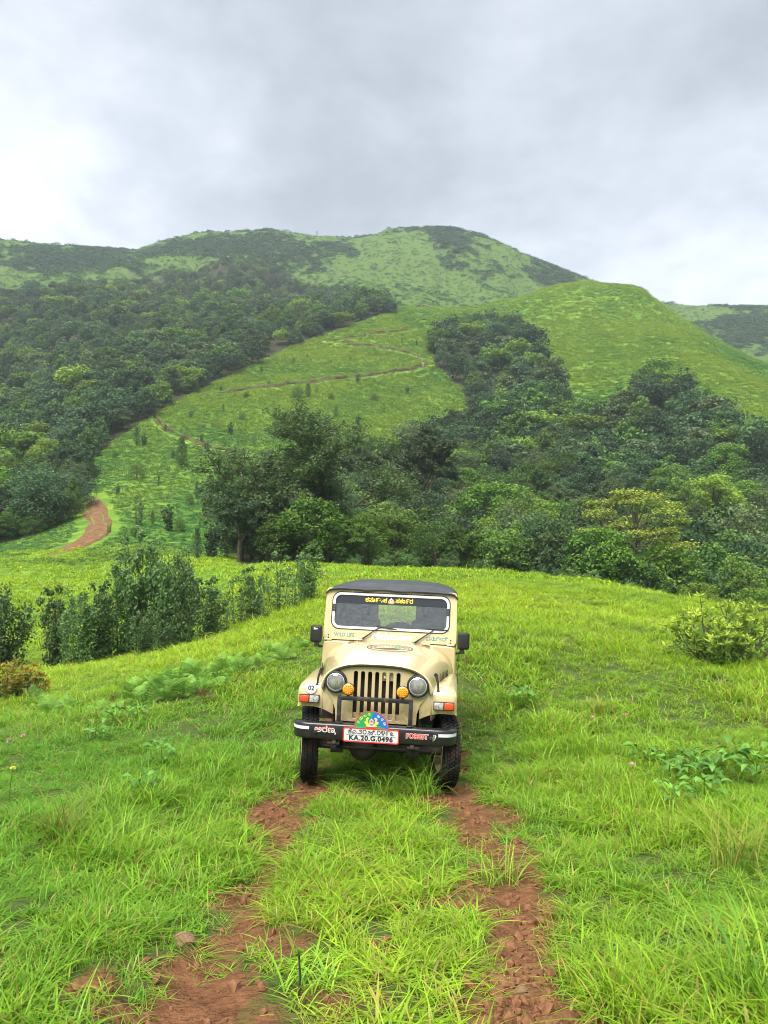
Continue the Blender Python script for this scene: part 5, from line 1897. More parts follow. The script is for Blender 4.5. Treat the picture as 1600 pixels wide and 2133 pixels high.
def build_screen():
    hh = .600
    f = outline_mesh([rrect(1.545, hh, .035, 5, 0, hh / 2, .012), rrect(1.36, .410, .085, 8, 0, .350)[::-1]], .020, .005)
    scr(f, 0, 0)
    frame = part('windscreen_frame', f, P_PAINT, CAR, 40)
    for nm, a, b, mt, ot in (('rubber_seal', rrect(1.395, .443, .10, 8, 0, .350), rrect(1.36, .410, .088, 8, 0, .350), P_BLACK, .026), ('white_trim', rrect(1.372, .423, .092, 8, 0, .350), rrect(1.322, .373, .072, 8, 0, .350), P_WHITE, .0295)):
        me = outline_mesh([a, b[::-1]], .004, .002); scr(me, 0, ot); part(nm, me, mt, frame, 40)
    for s in (-1, 1):
        me = outline_mesh([rrect(.034, .085, .004, 2, s * .671, .380)], .004, .001); scr(me, 0, .0325); part('trim_joint', me, P_DKTXT, frame)
        for v in (.02, .365, .395, .57):
            bm = bmesh.new()
            p = on_screen(s * .671 if v in (.365, .395) else s * .69, v, .037 if v in (.365, .395) else .026); bm_lathe(bm, [(.0, -.004), (.005, -.003), (.006, .003)], p, 'Y', 8)
            finish(bm, 'screw', P_CHROME, frame, 0)
    for x in (-.47, -.37, .37, .47):
        bm = bmesh.new()
        bm_lathe(bm, [(.0, -.006), (.007, -.005), (.009, .003)], on_screen(x, .580, .026), 'Y', 10)
        finish(bm, 'stud', P_CHROME, frame, 0)
    gl = outline_mesh([rrect(1.33, .380, .075, 8, 0, .350)], .002); scr(gl, 0, .016); glass = part('windscreen', gl, P_GLASS, CAR)
    st = outline_mesh([[(-.655, .435), (.655, .435), (.655, .485), (.64, .510), (.60, .531), (-.60, .531), (-.64, .510), (-.655, .485)]], .0008); scr(st, 0, .0205); strip_ = part('sun_strip', st, P_SCREEN, glass)
    for body, x in (('ಕನಾ೯ಟಕ', -.178), ('ಸಕಾ೯ರ', .155)):
        t_ = text_mesh(body, .068, .0006, bold=.0015); scr(t_, .484, .0225, x); part('lettering', t_, P_YEL, strip_)
    for pts, mt, o_ in (([(-.033, -.032), (.033, -.032), (.04, -.01), (.02, .02), (-.02, .02), (-.04, -.01)], P_ORNG, .0225), ([(-.012, -.02), (.012, -.02), (.013, .018), (0, .038), (-.013, .018)], P_WHITE, .0235), ([(-.025, -.04), (.025, -.04), (.025, -.03), (-.025, -.03)], P_TEAL, .0235), ([(-.006, -.005), (.006, -.005), (.006, .012), (-.006, .012)], P_REDT, .0245)):
        me = outline_mesh([pts], .0005); scr(me, .484, o_, .0); part('crest', me, mt, strip_)
    # lettering below the glass
    def word(body, size, x, v, mt, edge, sx=1.0, bold=.001, ew=.004, sp=1.0):
        if edge:
            me = text_mesh(body, size, .0006, offset=ew, bold=bold, spacing=sp); me.transform(Matrix.Diagonal((sx, 1, 1, 1))); scr(me, v, .0262, x); part('lettering_edge', me, edge, frame)
        me = text_mesh(body, size, .0006, bold=bold, spacing=sp); me.transform(Matrix.Diagonal((sx, 1, 1, 1))); scr(me, v, .0276, x); part('lettering', me, mt, frame)
    word('WILD LIFE', .062, -.53, .062, P_TEAL, P_WHITE, .80, .001, .003, 1.08)
    word('Mahindra', .105, .03, .064, P_WHITE, P_DKEDGE, 1.16, .005, .0045, 1.04)
    word('ವನ', .066, .475, .064, P_TEAL, P_WHITE, 1.0, .0006, .0035)
    word('ಜೀವಿ', .066, .595, .064, P_TEAL, P_WHITE, 1.0, .0006, .0035)
    # frame hinges on the cowl
    for s in (-1, 1):
        bm = bmesh.new()
        bm_box(bm, (s * .715, .972, 1.337), (.085, .05, .014)); bm_tube(bm, [(s * .67, .965, 1.340), (s * .76, .965, 1.340)], .010, 8)
        pts = [(s * .76, .972, 1.29), (s * .70, .968, 1.29), (s * .715, .950, 1.22), (s * .75, .940, 1.18), (s * .76, .945, 1.18)]
        finish(bm, 'frame_hinge', P_PAINT, CAR, .003, 1)
        for dx, dv in ((.0, .075), (.0, .045)):
            bm = bmesh.new(); bm_lathe(bm, [(.0, -.005), (.008, -.004), (.010, .003)], on_screen(s * .715, dv - .02, .026), 'Y', 8)
            finish(bm, 'bolt', P_STEEL, frame, 0)
    # wipers
    for x0, x1, b0, b1 in ((-.355, -.135, -.155, .085), (.275, .505, .425, .685)):
        bm = bmesh.new()
        p0 = on_screen(x0, -.005, .03); p1 = on_screen(x1, .165, .045)
        bm_lathe(bm, [(.0, -.03), (.018, -.026), (.022, .0), (.022, .03)], p0, 'Y', 12)
        bm_tube(bm, [p0 + Vector((0, -.01, 0)), p0.lerp(p1, .35) + Vector((0, -.012, 0)), p1], [.012, .008, .005], 8)
        wp = finish(bm, 'wiper', P_BLACK, CAR, 0)
        bm = bmesh.new()
        a, b = on_screen(b0, .185, .036), on_screen(b1, .175 if x0 > 0 else .155, .036)
        bm_tube(bm, [a, a.lerp(b, .3) + Vector((0, -.008, .0)), a.lerp(b, .7) + Vector((0, -.008, 0)), b], [.004, .009, .009, .004], 6)
        bm_tube(bm, [p1, a.lerp(b, .35)], .006, 6)
        finish(bm, 'blade', P_BLACK, wp, 0)
    # mirrors on arms
    for s in (-1, 1):
        c = Vector((s * (.845 if s < 0 else .860), .90, 1.40 if s < 0 else 1.40))
        bm = bmesh.new(); bm_box(bm, c, (.135, .075, .195), (0, 0, s * .12)); mr = finish(bm, 'mirror', P_BLACK, CAR, .028, 4)
        bm = bmesh.new(); bm_tube(bm, [c + Vector((-s * .02, .0, -.09)), c + Vector((-s * .03, .02, -.14)), c + Vector((-s * .13, .10, -.16))], [.016, .014, .012], 8); bm_box(bm, c + Vector((-s * .01, 0, -.12)), (.05, .05, .05))
        finish(bm, 'mirror_arm', P_BLACK, mr, .0)
        bm = bmesh.new(); bm_box(bm, c + Vector((0, .045 * 1, 0)), (.105, .004, .16), (0, 0, s * .12)); finish(bm, 'mirror_glass', P_CHROME, mr, 0)
        if s < 0:
            me = outline_mesh([[(-.025, 0), (.02, .004), (.022, .014), (.0, .018), (-.02, .028), (-.026, .02)]], .0008); stand_up(me, c + Vector((-.0, -.041, .05))); part('sticker', me, P_WHITE, mr)
    # whip aerial by the right pillar
    bm = bmesh.new(); bm_tube(bm, [(.80, .78, .96), (.81, .80, 1.2), (.815, .82, 1.42)], [.004, .003, .002], 6); bm_box(bm, (.795, .78, .955), (.03, .03, .05))
    finish(bm, 'aerial', P_STEEL, CAR, 0)


def build_top():
    # canvas roof over hoops
    bm = bmesh.new()
    secs = []
    rg = np.random.default_rng(3)
    ys = np.linspace(1.075, 2.98, 30)
    xs = np.linspace(-1, 1, 41)
    for i, y in enumerate(ys):
        s = (y - ys[0]) / (ys[-1] - ys[0])
        crown = .075 + .045 * math.sin(min(1, s * 1.25) * math.pi / 2) - .045 * max(0, s - .8) / .2
        w_ = .785 - .008 * math.sin(s * 9.4) ** 2
        rise = .008 * math.cos(s * 4 * math.pi)
        row = []
        for q in xs:
            q2 = abs(q)
            z = 1.932 + (crown * min(1, .10 + s * 7.0) + rise) * (1 - q2 ** 5.0)
            if q2 > .93: z -= .05 * ((q2 - .93) / .07) ** 1.5
            z += .007 * float(fbm(np.array(q * 5.2 + s * 2), np.array(s * 7.0), 123, 3))
            if i == 0: z -= .012 + .002 * math.sin(q * 11)
            yy = y + (-.018 if i == 0 else 0)
            row.append(Vector((q * w_, yy, z)))
        secs.append(row)
    # rolled valance over the front rail
    fr = [Vector((p.x, p.y + .004, p.z - .012 - .008 * abs(math.sin(p.x * 9 + 1)))) for p in secs[0]]
    loft(bm, [fr] + secs)
    top = finish(bm, 'canvas_roof', P_CANVAS, CAR, 0, smooth=60)
    md = top.modifiers.new('thickness', 'SOLIDIFY'); md.thickness = .006; md.offset = -1
    # canvas sides and back with clear windows
    sidep = [(1.115, 1.915), (1.13, 1.22), (2.99, 1.20), (2.97, 1.91)]
    hol1 = [(1.22, 1.76), (1.24, 1.30), (1.88, 1.30), (1.88, 1.76)]
    hol2 = [(2.02, 1.76), (2.02, 1.36), (2.84, 1.36), (2.84, 1.76)]
    for s in (-1, 1):
        me = outline_mesh([sidep, hol1[::-1], hol2[::-1]], .004, .002)
        M_ = Matrix(((0, 0, 1, 0), (1, 0, 0, 0), (0, 1, 0, 0), (0, 0, 0, 1)))
        me.transform(Matrix.Translation((s * .768, 0, 0)) @ M_)
        cs = part('canvas_side', me, P_CANVAS, CAR)
        me = outline_mesh([[(1.2, 1.78), (1.22, 1.28), (2.86, 1.28), (2.86, 1.78)]], .0006)
        me.transform(Matrix.Translation((s * .764, 0, 0)) @ M_)
        part('side_window', me, P_VINYL, cs)
    me = outline_mesh([[(-.768, 1.22), (.768, 1.22), (.765, 1.92), (-.765, 1.92)], rrect(1.22, .60, .06, 5, 0, 1.53)[::-1]], .004, .002)
    stand_up(me, (0, 2.985, 0)); bk = part('canvas_back', me, P_CANVAS, CAR)
    me = outline_mesh([rrect(1.26, .64, .06, 5, 0, 1.53)], .0006); stand_up(me, (0, 2.990, 0)); part('rear_window', me, P_VINYL, bk)
    bm = bmesh.new()
    for y in (2.0, 2.9):
        bm_tube(bm, [(-.74, y, 1.2), (-.74, y, 1.85), (-.66, y, 1.925), (.66, y, 1.925), (.74, y, 1.85), (.74, y, 1.2)], .016, 8)
    finish(bm, 'roof_hoop', P_BLACK, CAR, 0)
    # seats, steering wheel
    for s in (-1, 1):
        bm = bmesh.new()
        x = s * .43
        bm_box(bm, (x, 1.95, 1.22), (.46, .12, .66), (-.16, 0, 0)); seat = finish(bm, 'seat_back', P_SEAT, CAR, .05, 4)
        bm = bmesh.new(); bm_box(bm, (x, 2.03, 1.60), (.38 if s < 0 else .36, .11, .30), (-.10, 0, 0)); finish(bm, 'headrest', P_SEAT, seat, .045, 4)
        bm = bmesh.new(); bm_box(bm, (x, 1.72, .90), (.46, .46, .14)); finish(bm, 'cushion', P_SEAT, seat, .04, 3)
    bm = bmesh.new(); bm_box(bm, (-.63, 2.25, 1.56), (.20, .10, .40)); finish(bm, 'roll_bar_pad', P_SEAT, CAR, .04, 3)
    bm = bmesh.new(); bm_box(bm, (.60, 2.6, 1.52), (.26, .10, .44)); finish(bm, 'roll_bar_pad', P_SEAT, CAR, .04, 3)
    bm = bmesh.new()
    c = Vector((-.34, 1.40, 1.36)); tilt = R(-52)
    rx = Matrix.Rotation(tilt, 3, 'X')
    bm_tube(bm, [c + rx @ Vector((.185 * math.cos(a), .185 * math.sin(a), 0)) for a in np.linspace(0, 2 * math.pi, 33)[:-1]], .012, 8, closed=True)
    for a in (.3, 2.84, 4.71):
        bm_tube(bm, [c, c + rx @ Vector((.18 * math.cos(a), .18 * math.sin(a), 0))], .010, 6)
    bm_tube(bm, [c, Vector((-.34, 1.15, 1.12))], .022, 8)
    finish(bm, 'steering_wheel', P_BLACK, CAR, 0)


def build_wheels():
    r, wd = .362, .185
    bm = bmesh.new()
    prof = [(.215, -.072), (.235, -.086), (.275, -.094), (.318, -.092), (.342, -.084), (.352, -.072), (.354, -.035), (.346, -.033), (.346, -.027), (.354, -.025), (.355, 0), (.354, .025), (.346, .027), (.346, .033), (.354, .035), (.352, .072), (.342, .084), (.318, .092), (.275, .094), (.235, .086), (.215, .072)]
    bm_lathe(bm, prof, (0, 0, 0), 'X', 64)
    n = 58
    for col, (x, wx_, off) in enumerate(((-.074, .026, 0), (-.047, .022, .5), (-.012, .020, .2), (.012, .020, .7), (.047, .022, .0), (.074, .026, .5))):
        for k in range(n):
            a = 2 * math.pi * (k + off) / n
            rr = .3565 if abs(x) < .06 else .350
            m = Matrix.Rotation(a, 4, 'X') @ Matrix.Translation((x, 0, rr)) @ Matrix.Rotation(.35 if col % 2 else -.35, 4, 'Z') @ Matrix.Rotation((.30 if x > 0 else -.30) if abs(x) > .06 else 0, 4, 'Y') @ Matrix.Diagonal((wx_, .026, .014, 1))
            bmesh.ops.create_cube(bm, size=1.0, matrix=m)
    # side lugs
    for s in (-1, 1):
        for k in range(n):
            a = 2 * math.pi * (k + .25) / n
            m = Matrix.Rotation(a, 4, 'X') @ Matrix.Translation((s * .0925, 0, .328)) @ Matrix.Diagonal((.006, .022, .03, 1))
            bmesh.ops.create_cube(bm, size=1.0, matrix=m)
    me_t = bpy.data.meshes.new('tyre'); bmesh.ops.recalc_face_normals(bm, faces=bm.faces); bm.to_mesh(me_t); bm.free(); me_t.materials.append(P_TYRE)
    me_t.transform(Matrix.Diagonal((.88, 1.02, 1.02, 1))); me_t.shade_smooth(); me_t.set_sharp_from_angle(angle=R(35))
    bm = bmesh.new()
    bm_lathe(bm, [(.0, -.03), (.05, -.03), (.055, -.01), (.10, .0), (.15, -.02), (.19, .0), (.205, .05), (.215, .075), (.222, .078), (.222, -.078), (.21, -.075), (.19, -.04), (.15, -.02)], (0, 0, 0), 'X', 36)
    me_r = bpy.data.meshes.new('wheel'); bmesh.ops.recalc_face_normals(bm, faces=bm.faces); bm.to_mesh(me_r); bm.free(); me_r.materials.append(P_PAINT)
    me_r.shade_smooth(); me_r.set_sharp_from_angle(angle=R(35))
    for nm, loc, rz in (('wheel', (-.705, 0, .368), R(12)), ('wheel', (.70, 0, .368), R(12)), ('wheel', (-.70, 2.43, .368), 0), ('wheel', (.70, 2.43, .368), 0), ('spare_wheel', (-.02, 3.16, 1.07), R(90))):
        w_ = obj(nm, me_r, CAR); w_.location = loc; w_.rotation_euler = (0, 0, rz)
        t_ = obj('tyre', me_t, w_)


build_body(); build_front(); build_screen(); build_top(); build_wheels()
# ------------------------------------------------------------------ small plants, stones and far things
def hit(px, py):
    return ground_hit(px, py, 1.6)


# ferns: every frond is a part
def frond_mesh(name, ln=.8, pairs=17, wid=.30, seed=0, arch=.42, mat=None):
    r = np.random.default_rng(seed)
    V = []; F = []; S = []; T_ = []
    k = 0
    s = np.linspace(0, 1, pairs + 4)
    px = ln * s * (1 - .12 * s * s); pz = ln * (1.05 * s - arch * 1.5 * s ** 2.4) * .75
    pts = np.stack([px * .8, np.zeros_like(px), pz], -1)
    for i in range(len(s) - 1):          # stalk
        w_ = .006 * (1 - s[i]) + .0015; w2 = .006 * (1 - s[i + 1]) + .0015
        V += [pts[i] + [0, -w_, 0], pts[i] + [0, w_, 0], pts[i + 1] + [0, w2, 0], pts[i + 1] + [0, -w2, 0]]
        F.append([k, k + 1, k + 2, k + 3]); k += 4; S += [.3] * 4; T_ += [0] * 4
    tg = np.gradient(pts, axis=0); tg /= np.linalg.norm(tg, axis=1)[:, None]
    for i in range(4, len(s)):
        q = s[i]
        L_ = wid * math.sin(min(1, (q - .16) / .32) * math.pi / 2) * (1 - max(0, q - .42) / .60) ** .85
        if L_ < .01: L_ = .01
        for sd in (-1, 1):
            d = np.array([tg[i][0] * .35, sd * .93, tg[i][2] * .3 - .10]); d /= np.linalg.norm(d)
            sub = 4
            for j in range(sub):          # leaflets of each pinna
                a0 = j / sub; a1 = (j + 1) / sub
                wd = ln / pairs * .42 * (1 - .4 * a0)
                wd2 = ln / pairs * .42 * (1 - .4 * a1) * (.35 if j == sub - 1 else .55)
                b0 = pts[i] + d * L_ * a0 + np.array([0, 0, -.25 * L_ * a0 ** 2]); b1 = pts[i] + d * L_ * a1 + np.array([0, 0, -.25 * L_ * a1 ** 2])
                V += [b0 - tg[i] * wd * .5, b0 + tg[i] * wd * .5, b1 + tg[i] * wd2 * .5, b1 - tg[i] * wd2 * .5]
                F.append([k, k + 1, k + 2, k + 3]); k += 4
                sh = r.random(); S += [sh] * 4; T_ += [q * .6 * r.random()] * 4
    return mesh_np(name, np.array(V), np.array(F), mat or F_FERN, False, {'shade': np.array(S), 'tip': np.array(T_)})


F_FERN = leaf_mat('pale fern fronds', (.10, .24, .035), (.21, .40, .06), None, tip=(.30, .48, .08))
FR = [frond_mesh('frond', .8, 17, .30, 1), frond_mesh('frond', .7, 15, .26, 2, .5), frond_mesh('frond', .9, 19, .32, 3, .36)]
F_DEAD = leaf_mat('withered brown fern', (.09, .045, .02), (.19, .09, .035), None)
FRD = frond_mesh('frond', .55, 13, .14, 5, .3, F_DEAD)


def fern(px, py, size, n, label, dead=False, group='ferns on the slope left of the vehicle'):
    g = hit(px, py)
    e = empty('fern', g - Vector((0, 0, .03)), (0, 0, random.uniform(0, 6)))
    e.scale = (size * .66,) * 3
    n = n if dead else n + 4
    for k in range(n):
        o = bpy.data.objects.new('frond', FRD if dead else random.choice(FR))
        link(o, e)
        o.rotation_euler = (random.uniform(-.15, .15), random.uniform(-.75, .10), k * 6.283 / n + random.uniform(-.3, .3))
        o.scale = (random.uniform(.8, 1.15),) * 3
    tag(e, label, 'fern', group)


for i, (px, py, sz, n) in enumerate([(300, 1470, 1.0, 7), (345, 1462, 1.15, 8), (385, 1452, 1.05, 7), (330, 1440, 1.0, 7), (420, 1442, 1.0, 6), (280, 1450, .9, 6), (370, 1425, 1.0, 7), (455, 1425, .95, 6), (410, 1412, .9, 6),
                                     (105, 1490, .85, 6), (150, 1478, .8, 6), (75, 1475, .8, 5), (215, 1490, .7, 5), (500, 1405, .9, 6), (545, 1385, .8, 6), (470, 1395, .9, 6), (590, 1375, .8, 6), (625, 1350, .8, 6), (560, 1362, .8, 5)]):
    od = ['front left', 'front middle', 'front right', 'left middle', 'right end', 'far left', 'back middle', 'back right', 'back left']
    if i < 9: lb = 'light green fern at the %s of the thick fern patch' % od[i]
    elif i < 13: lb = 'light green fern %s in the sparse patch near the picture edge' % ['in front', 'at the right', 'at the outer left', 'all alone'][i - 9]
    else: lb = 'light green fern on the bank, %s towards the vehicle mirror' % ['first', 'third', 'second', 'fifth', 'nearest', 'fourth'][i - 13]
    fern(px, py, sz, n, lb)
fern(422, 1462, .9, 4, 'withered red brown fern beside the fern patch', True, None)
fern(238, 1468, .7, 3, 'small withered brown fern among the green ferns', True, None)
fern(972, 1385, .8, 4, 'withered brown fern by the rear of the vehicle', True, None)

# broad leaved weeds: every leaf is a part
def leaf_plate(name, ln=.16, wd=.10, seed=0, mat=None):
    n = 7
    V = []; F = []
    for i in range(n):
        s = i / (n - 1)
        w_ = wd * .5 * math.sin(math.pi * min(1, s * 1.02 + .02)) ** .75 * (1.05 - .35 * s)
        x = ln * s; z = .03 * math.sin(s * 2.6) - .05 * s * s
        for q in (-1, -.5, 0, .5, 1):
            V.append((x, q * w_, z + abs(q) * w_ * .32))
    for i in range(n - 1):
        for j in range(4):
            a = i * 5 + j
            F.append((a, a + 1, a + 6, a + 5))
    m_ = mesh_np(name, np.array(V), np.array(F), mat, True, {'shade': np.full(len(V), .2 + .15 * seed), 'tip': np.zeros(len(V))})
    return m_


F_BROAD = leaf_mat('soft broad weed leaves', (.080, .21, .030), (.15, .32, .045), (.12, .28, .04), trans=.3, rough=.5, spec=.35)
LP = [leaf_plate('leaf', .17, .105, k, F_BROAD) for k in range(4)]
STEM = Tubes(5); STEM.add([(0, 0, -.02), (.01, 0, .12), (.0, .01, .26)], [.006, .005, .003]); STEM_ME = STEM.mesh('stem', F_BROAD)
for i, (px, py, sz, n, lb) in enumerate([(1395, 1640, 1.2, 14, 'broad leaved weed at the outer side of the weed patch on the right'), (1440, 1622, 1.35, 16, 'tall broad leaved weed in the middle of the weed patch'), (1490, 1640, 1.3, 15, 'broad leaved weed at the front of the weed patch'),
                                         (1470, 1675, 1.05, 12, 'low broad leaved weed in front of the weed patch'), (1535, 1612, 1.2, 14, 'broad leaved weed at the back of the weed patch'), (1580, 1640, 1.45, 16, 'large broad leaved weed touching the picture edge'),
                                         (1345, 1600, 1.0, 12, 'broad leaved weed nearest the wheel track in the weed patch'), (1410, 1690, .95, 11, 'small broad leaved weed half hidden in the grass below the patch'),
                                         (235, 1512, 1.1, 12, 'broad leaved weed below the fern patch'), (285, 1505, 1.0, 12, 'second broad leaved weed below the fern patch'), (200, 1545, 1.0, 10, 'broad leaved weed near the picture edge on the left bank'),
                                         (335, 1590, 1.0, 11, 'broad leaved weed on the grassy mound left of the wheel'), (300, 1660, .95, 11, 'broad leaved weed in the grass left of the wheel track'), (1095, 1470, 1.2, 16, 'dark broad leaved weed in the meadow right of the vehicle')]):
    g = hit(px, py)
    e = empty('broadleaf_weed', g - Vector((0, 0, .02)), (0, 0, random.uniform(0, 6)))
    e.scale = (sz * .82,) * 3
    n += 6
    o = bpy.data.objects.new('stem', STEM_ME); link(o, e)
    for k in range(n):
        o = bpy.data.objects.new('leaf', random.choice(LP)); link(o, e)
        a = k * 2.4; rr = random.uniform(.02, .16)
        o.location = (rr * math.cos(a), rr * math.sin(a), random.uniform(.10, .30))
        o.rotation_euler = (random.uniform(-.35, .35), random.uniform(-.45, .15), a + random.uniform(-.4, .4))
        o.scale = (random.uniform(.55, .95),) * 3
    tag(e, lb, 'weed', 'broad leaved weeds')

# stones
def stone_mesh(name, seed):
    r = np.random.default_rng(seed)
    bm = bmesh.new()
    bmesh.ops.create_icosphere(bm, subdivisions=3, radius=1.0)
    d = rand_dirs(9)
    cut = r.uniform(.62, .95, 9)
    for v in bm.verts:
        c = np.array(v.co)
        for q, h_ in zip(d, cut):
            t = c @ q
            if t > h_: c = c - q * (t - h_) * .85
        c = c * (1 + .06 * float(vnoise(np.array(c[0] * 3 + 5), np.array(c[1] * 3 + c[2] * 2), seed)))
        v.co = Vector(c)
    me = bpy.data.meshes.new(name); bm.to_mesh(me); bm.free()
    me.materials.append(M_STONE); me.shade_smooth()
    return me


RNG = np.random.default_rng(77)
ST = [stone_mesh('stone', k) for k in range(5)]
for i, (px, py, wpx, hr, lb) in enumerate([(382, 1962, 52, .55, 'largest smooth brown stone beside the left wheel track'), (180, 1970, 32, .6, 'brown stone in the grass near the picture edge'), (213, 1952, 34, .5, 'flat brown stone behind the one near the picture edge'),
                                           (228, 1963, 24, .6, 'small stone beside the flat brown stone'), (142, 2035, 20, .7, 'small orange stone low at the left'), (176, 1895, 26, .5, 'yellowish stone in the grass left of the track'),
                                           (372, 1975, 22, .5, 'small stone leaning on the largest stone'), (655, 2118, 24, .6, 'small red stone at the bottom of the picture'), (1010, 2008, 22, .6, 'small stone at the gravelly right track'),
                                           (1085, 2068, 30, .6, 'reddish stone in the gravelly right track'), (1040, 2092, 24, .6, 'reddish stone at the bottom end of the right track')]):
    g = hit(px, py)
    w_ = wpx / FPX * g.y * .5
    o = obj('stone', ST[i % 5])
    o.location = g + Vector((0, 0, w_ * hr * .25)); o.scale = (w_, w_ * .8, w_ * hr); o.rotation_euler = (0, 0, random.uniform(-.5, .5))
    tag(o, lb, 'stone')

# gravel and soil crumbs
def gravel():
    r = np.random.default_rng(5)
    x, y, _ = sample(1.9, 9.0, 1700, 55, .6)
    d = dirt_mask(x, y)
    gr = fbm(x / .5, y / .6, 99, 3)
    rgt = np.exp(-(seg_dist(x, y, RUT_R) / .4) ** 2)
    kp = (d > .35) & (r.random(len(x)) < np.clip(.16 + .75 * rgt * np.clip((4.6 - y) / 1.6, 0.15, 1) + .3 * gr, .04, 1))
    x, y = x[kp], y[kp]
    n = len(x)
    s = .0045 * (1 + 6.0 * r.random(n) ** 4.5) * r.uniform(.8, 1.5, n)
    z = H(x, y) + s * .2
    scatter('gravel', lib('pebble', [stone_small(k) for k in range(3)]), np.stack([x, y, z], -1), r.uniform(0, 6.28, (n, 3)), np.stack([s, s * r.uniform(.7, 1, n), s * r.uniform(.5, .9, n)], -1), r.integers(0, 3, n), label='red gravel and soil crumbs in the wheel tracks')
    return n


M_PEB = plain('laterite gravel', (.135, .058, .028), .9, spec=.15, vary=(1.5, (.21, .105, .052)))


def stone_small(k):
    r = np.random.default_rng(k)
    bm = bmesh.new(); bmesh.ops.create_icosphere(bm, subdivisions=1, radius=1.0)
    for v in bm.verts: v.co *= r.uniform(.75, 1.2)
    me = bpy.data.meshes.new('pebble'); bm.to_mesh(me); bm.free(); me.materials.append(M_PEB)
    return me


print('gravel', gravel())

# dry and arching tufts that stand out of the lawn
M_DRYG = leaf_mat('half dry grass', (.14, .28, .03), (.36, .30, .06), None, trans=.4)
M_LONGG = leaf_mat('long fresh grass', (.10, .27, .03), (.28, .42, .03), None, trans=.4)
for px, py, h_, m_, lb in [(120, 1760, .50, M_DRYG, 'tall half dry grass tuft near the left picture edge'), (1530, 1810, .42, M_DRYG, 'dark arching grass tuft with dry blades at the right'), (1000, 1490, .3, M_DRYG, 'small dry tuft beside the rear wheel'),
                           (1250, 1490, .28, M_DRYG, 'brownish flattened grass tuft in the meadow'), (1040, 1840, .26, M_LONGG, 'upright pale tuft standing alone in the right wheel track'), (885, 1660, .40, M_LONGG, 'long fresh grass tuft in front of the bumper'), (800, 1665, .38, M_LONGG, 'second long grass tuft in front of the bumper'),
                           (1560, 2110, .5, M_LONGG, 'long bladed grass tuft in the bottom right corner'), (640, 2060, .2, M_LONGG, 'grass tuft around the dark stalk')]:
    g = hit(px, py)
    o = obj('grass_tuft', blades('grass_tuft', 60, h_, .13, .0095, 6, int(px), .9, .8, mat=m_))
    o.location = g
    tag(o, lb, 'grass tuft')

# the dark stalk with a leafy whorl
g = hit(622, 2085)
e = empty('whorled_plant', g)
T2 = Tubes(6); T2.add([(0, 0, -.02), (.006, 0, .08), (0, .004, .17)], [.0055, .005, .004]); o = obj('stalk', T2.mesh('stalk', P_DARK), e)
L2 = Leaves(); RNG = np.random.default_rng(4)
d = rand_dirs(70, -.1); L2.add(np.array([0, 0, .172]) + d * np.array([.012, .012, .014]), np.cross(d, RNG.normal(size=(70, 3))), .030, .007, RNG.random(70), .4, ax=d)
obj('whorl', L2.mesh('whorl', F_BRIGHT), e)
tag(e, 'dark bare stalk topped by a small bright leaf whorl', 'plant')

# flowers
P_PINK = plain('pink petals', (.62, .22, .36), .6)
P_YFL = plain('yellow petals', (.80, .62, .05), .6)
for px, py, mt, lb in [(12, 1598, P_PINK, 'pink flower head at the left picture edge'), (42, 1590, P_PINK, 'pink flower head second from the left picture edge'), (18, 1672, P_YFL, 'tiny yellow flower below the pink flowers'), (1232, 1545, P_PINK, 'faded pink flower in the meadow beside the right track'), (1300, 1540, P_PINK, 'pink flower in the meadow before the weed patch'), (1315, 1660, P_PINK, 'pink flower left of the low weeds')]:
    g = hit(px, py)
    e = empty('flower', g)
    T2 = Tubes(5); T2.add([(0, 0, -.02), (.01, 0, .14), (.02, .01, .27)], [.003, .0025, .002]); obj('stem', T2.mesh('stem', F_BRIGHT), e)
    bm = bmesh.new()
    r_ = random.Random(int(px))
    for k in range(22):
        a, b = r_.uniform(0, 6.28), r_.uniform(-.2, 1.4)
        c = Vector((.02 + .022 * math.cos(a) * math.cos(b), .01 + .022 * math.sin(a) * math.cos(b), .275 + .02 * math.sin(b)))
        bm_box(bm, c, (.016, .008, .002), (r_.uniform(-1, 1), r_.uniform(-1, 1), a))
    finish(bm, 'blossom', mt, e, 0, smooth=0)
    tag(e, lb, 'flower')


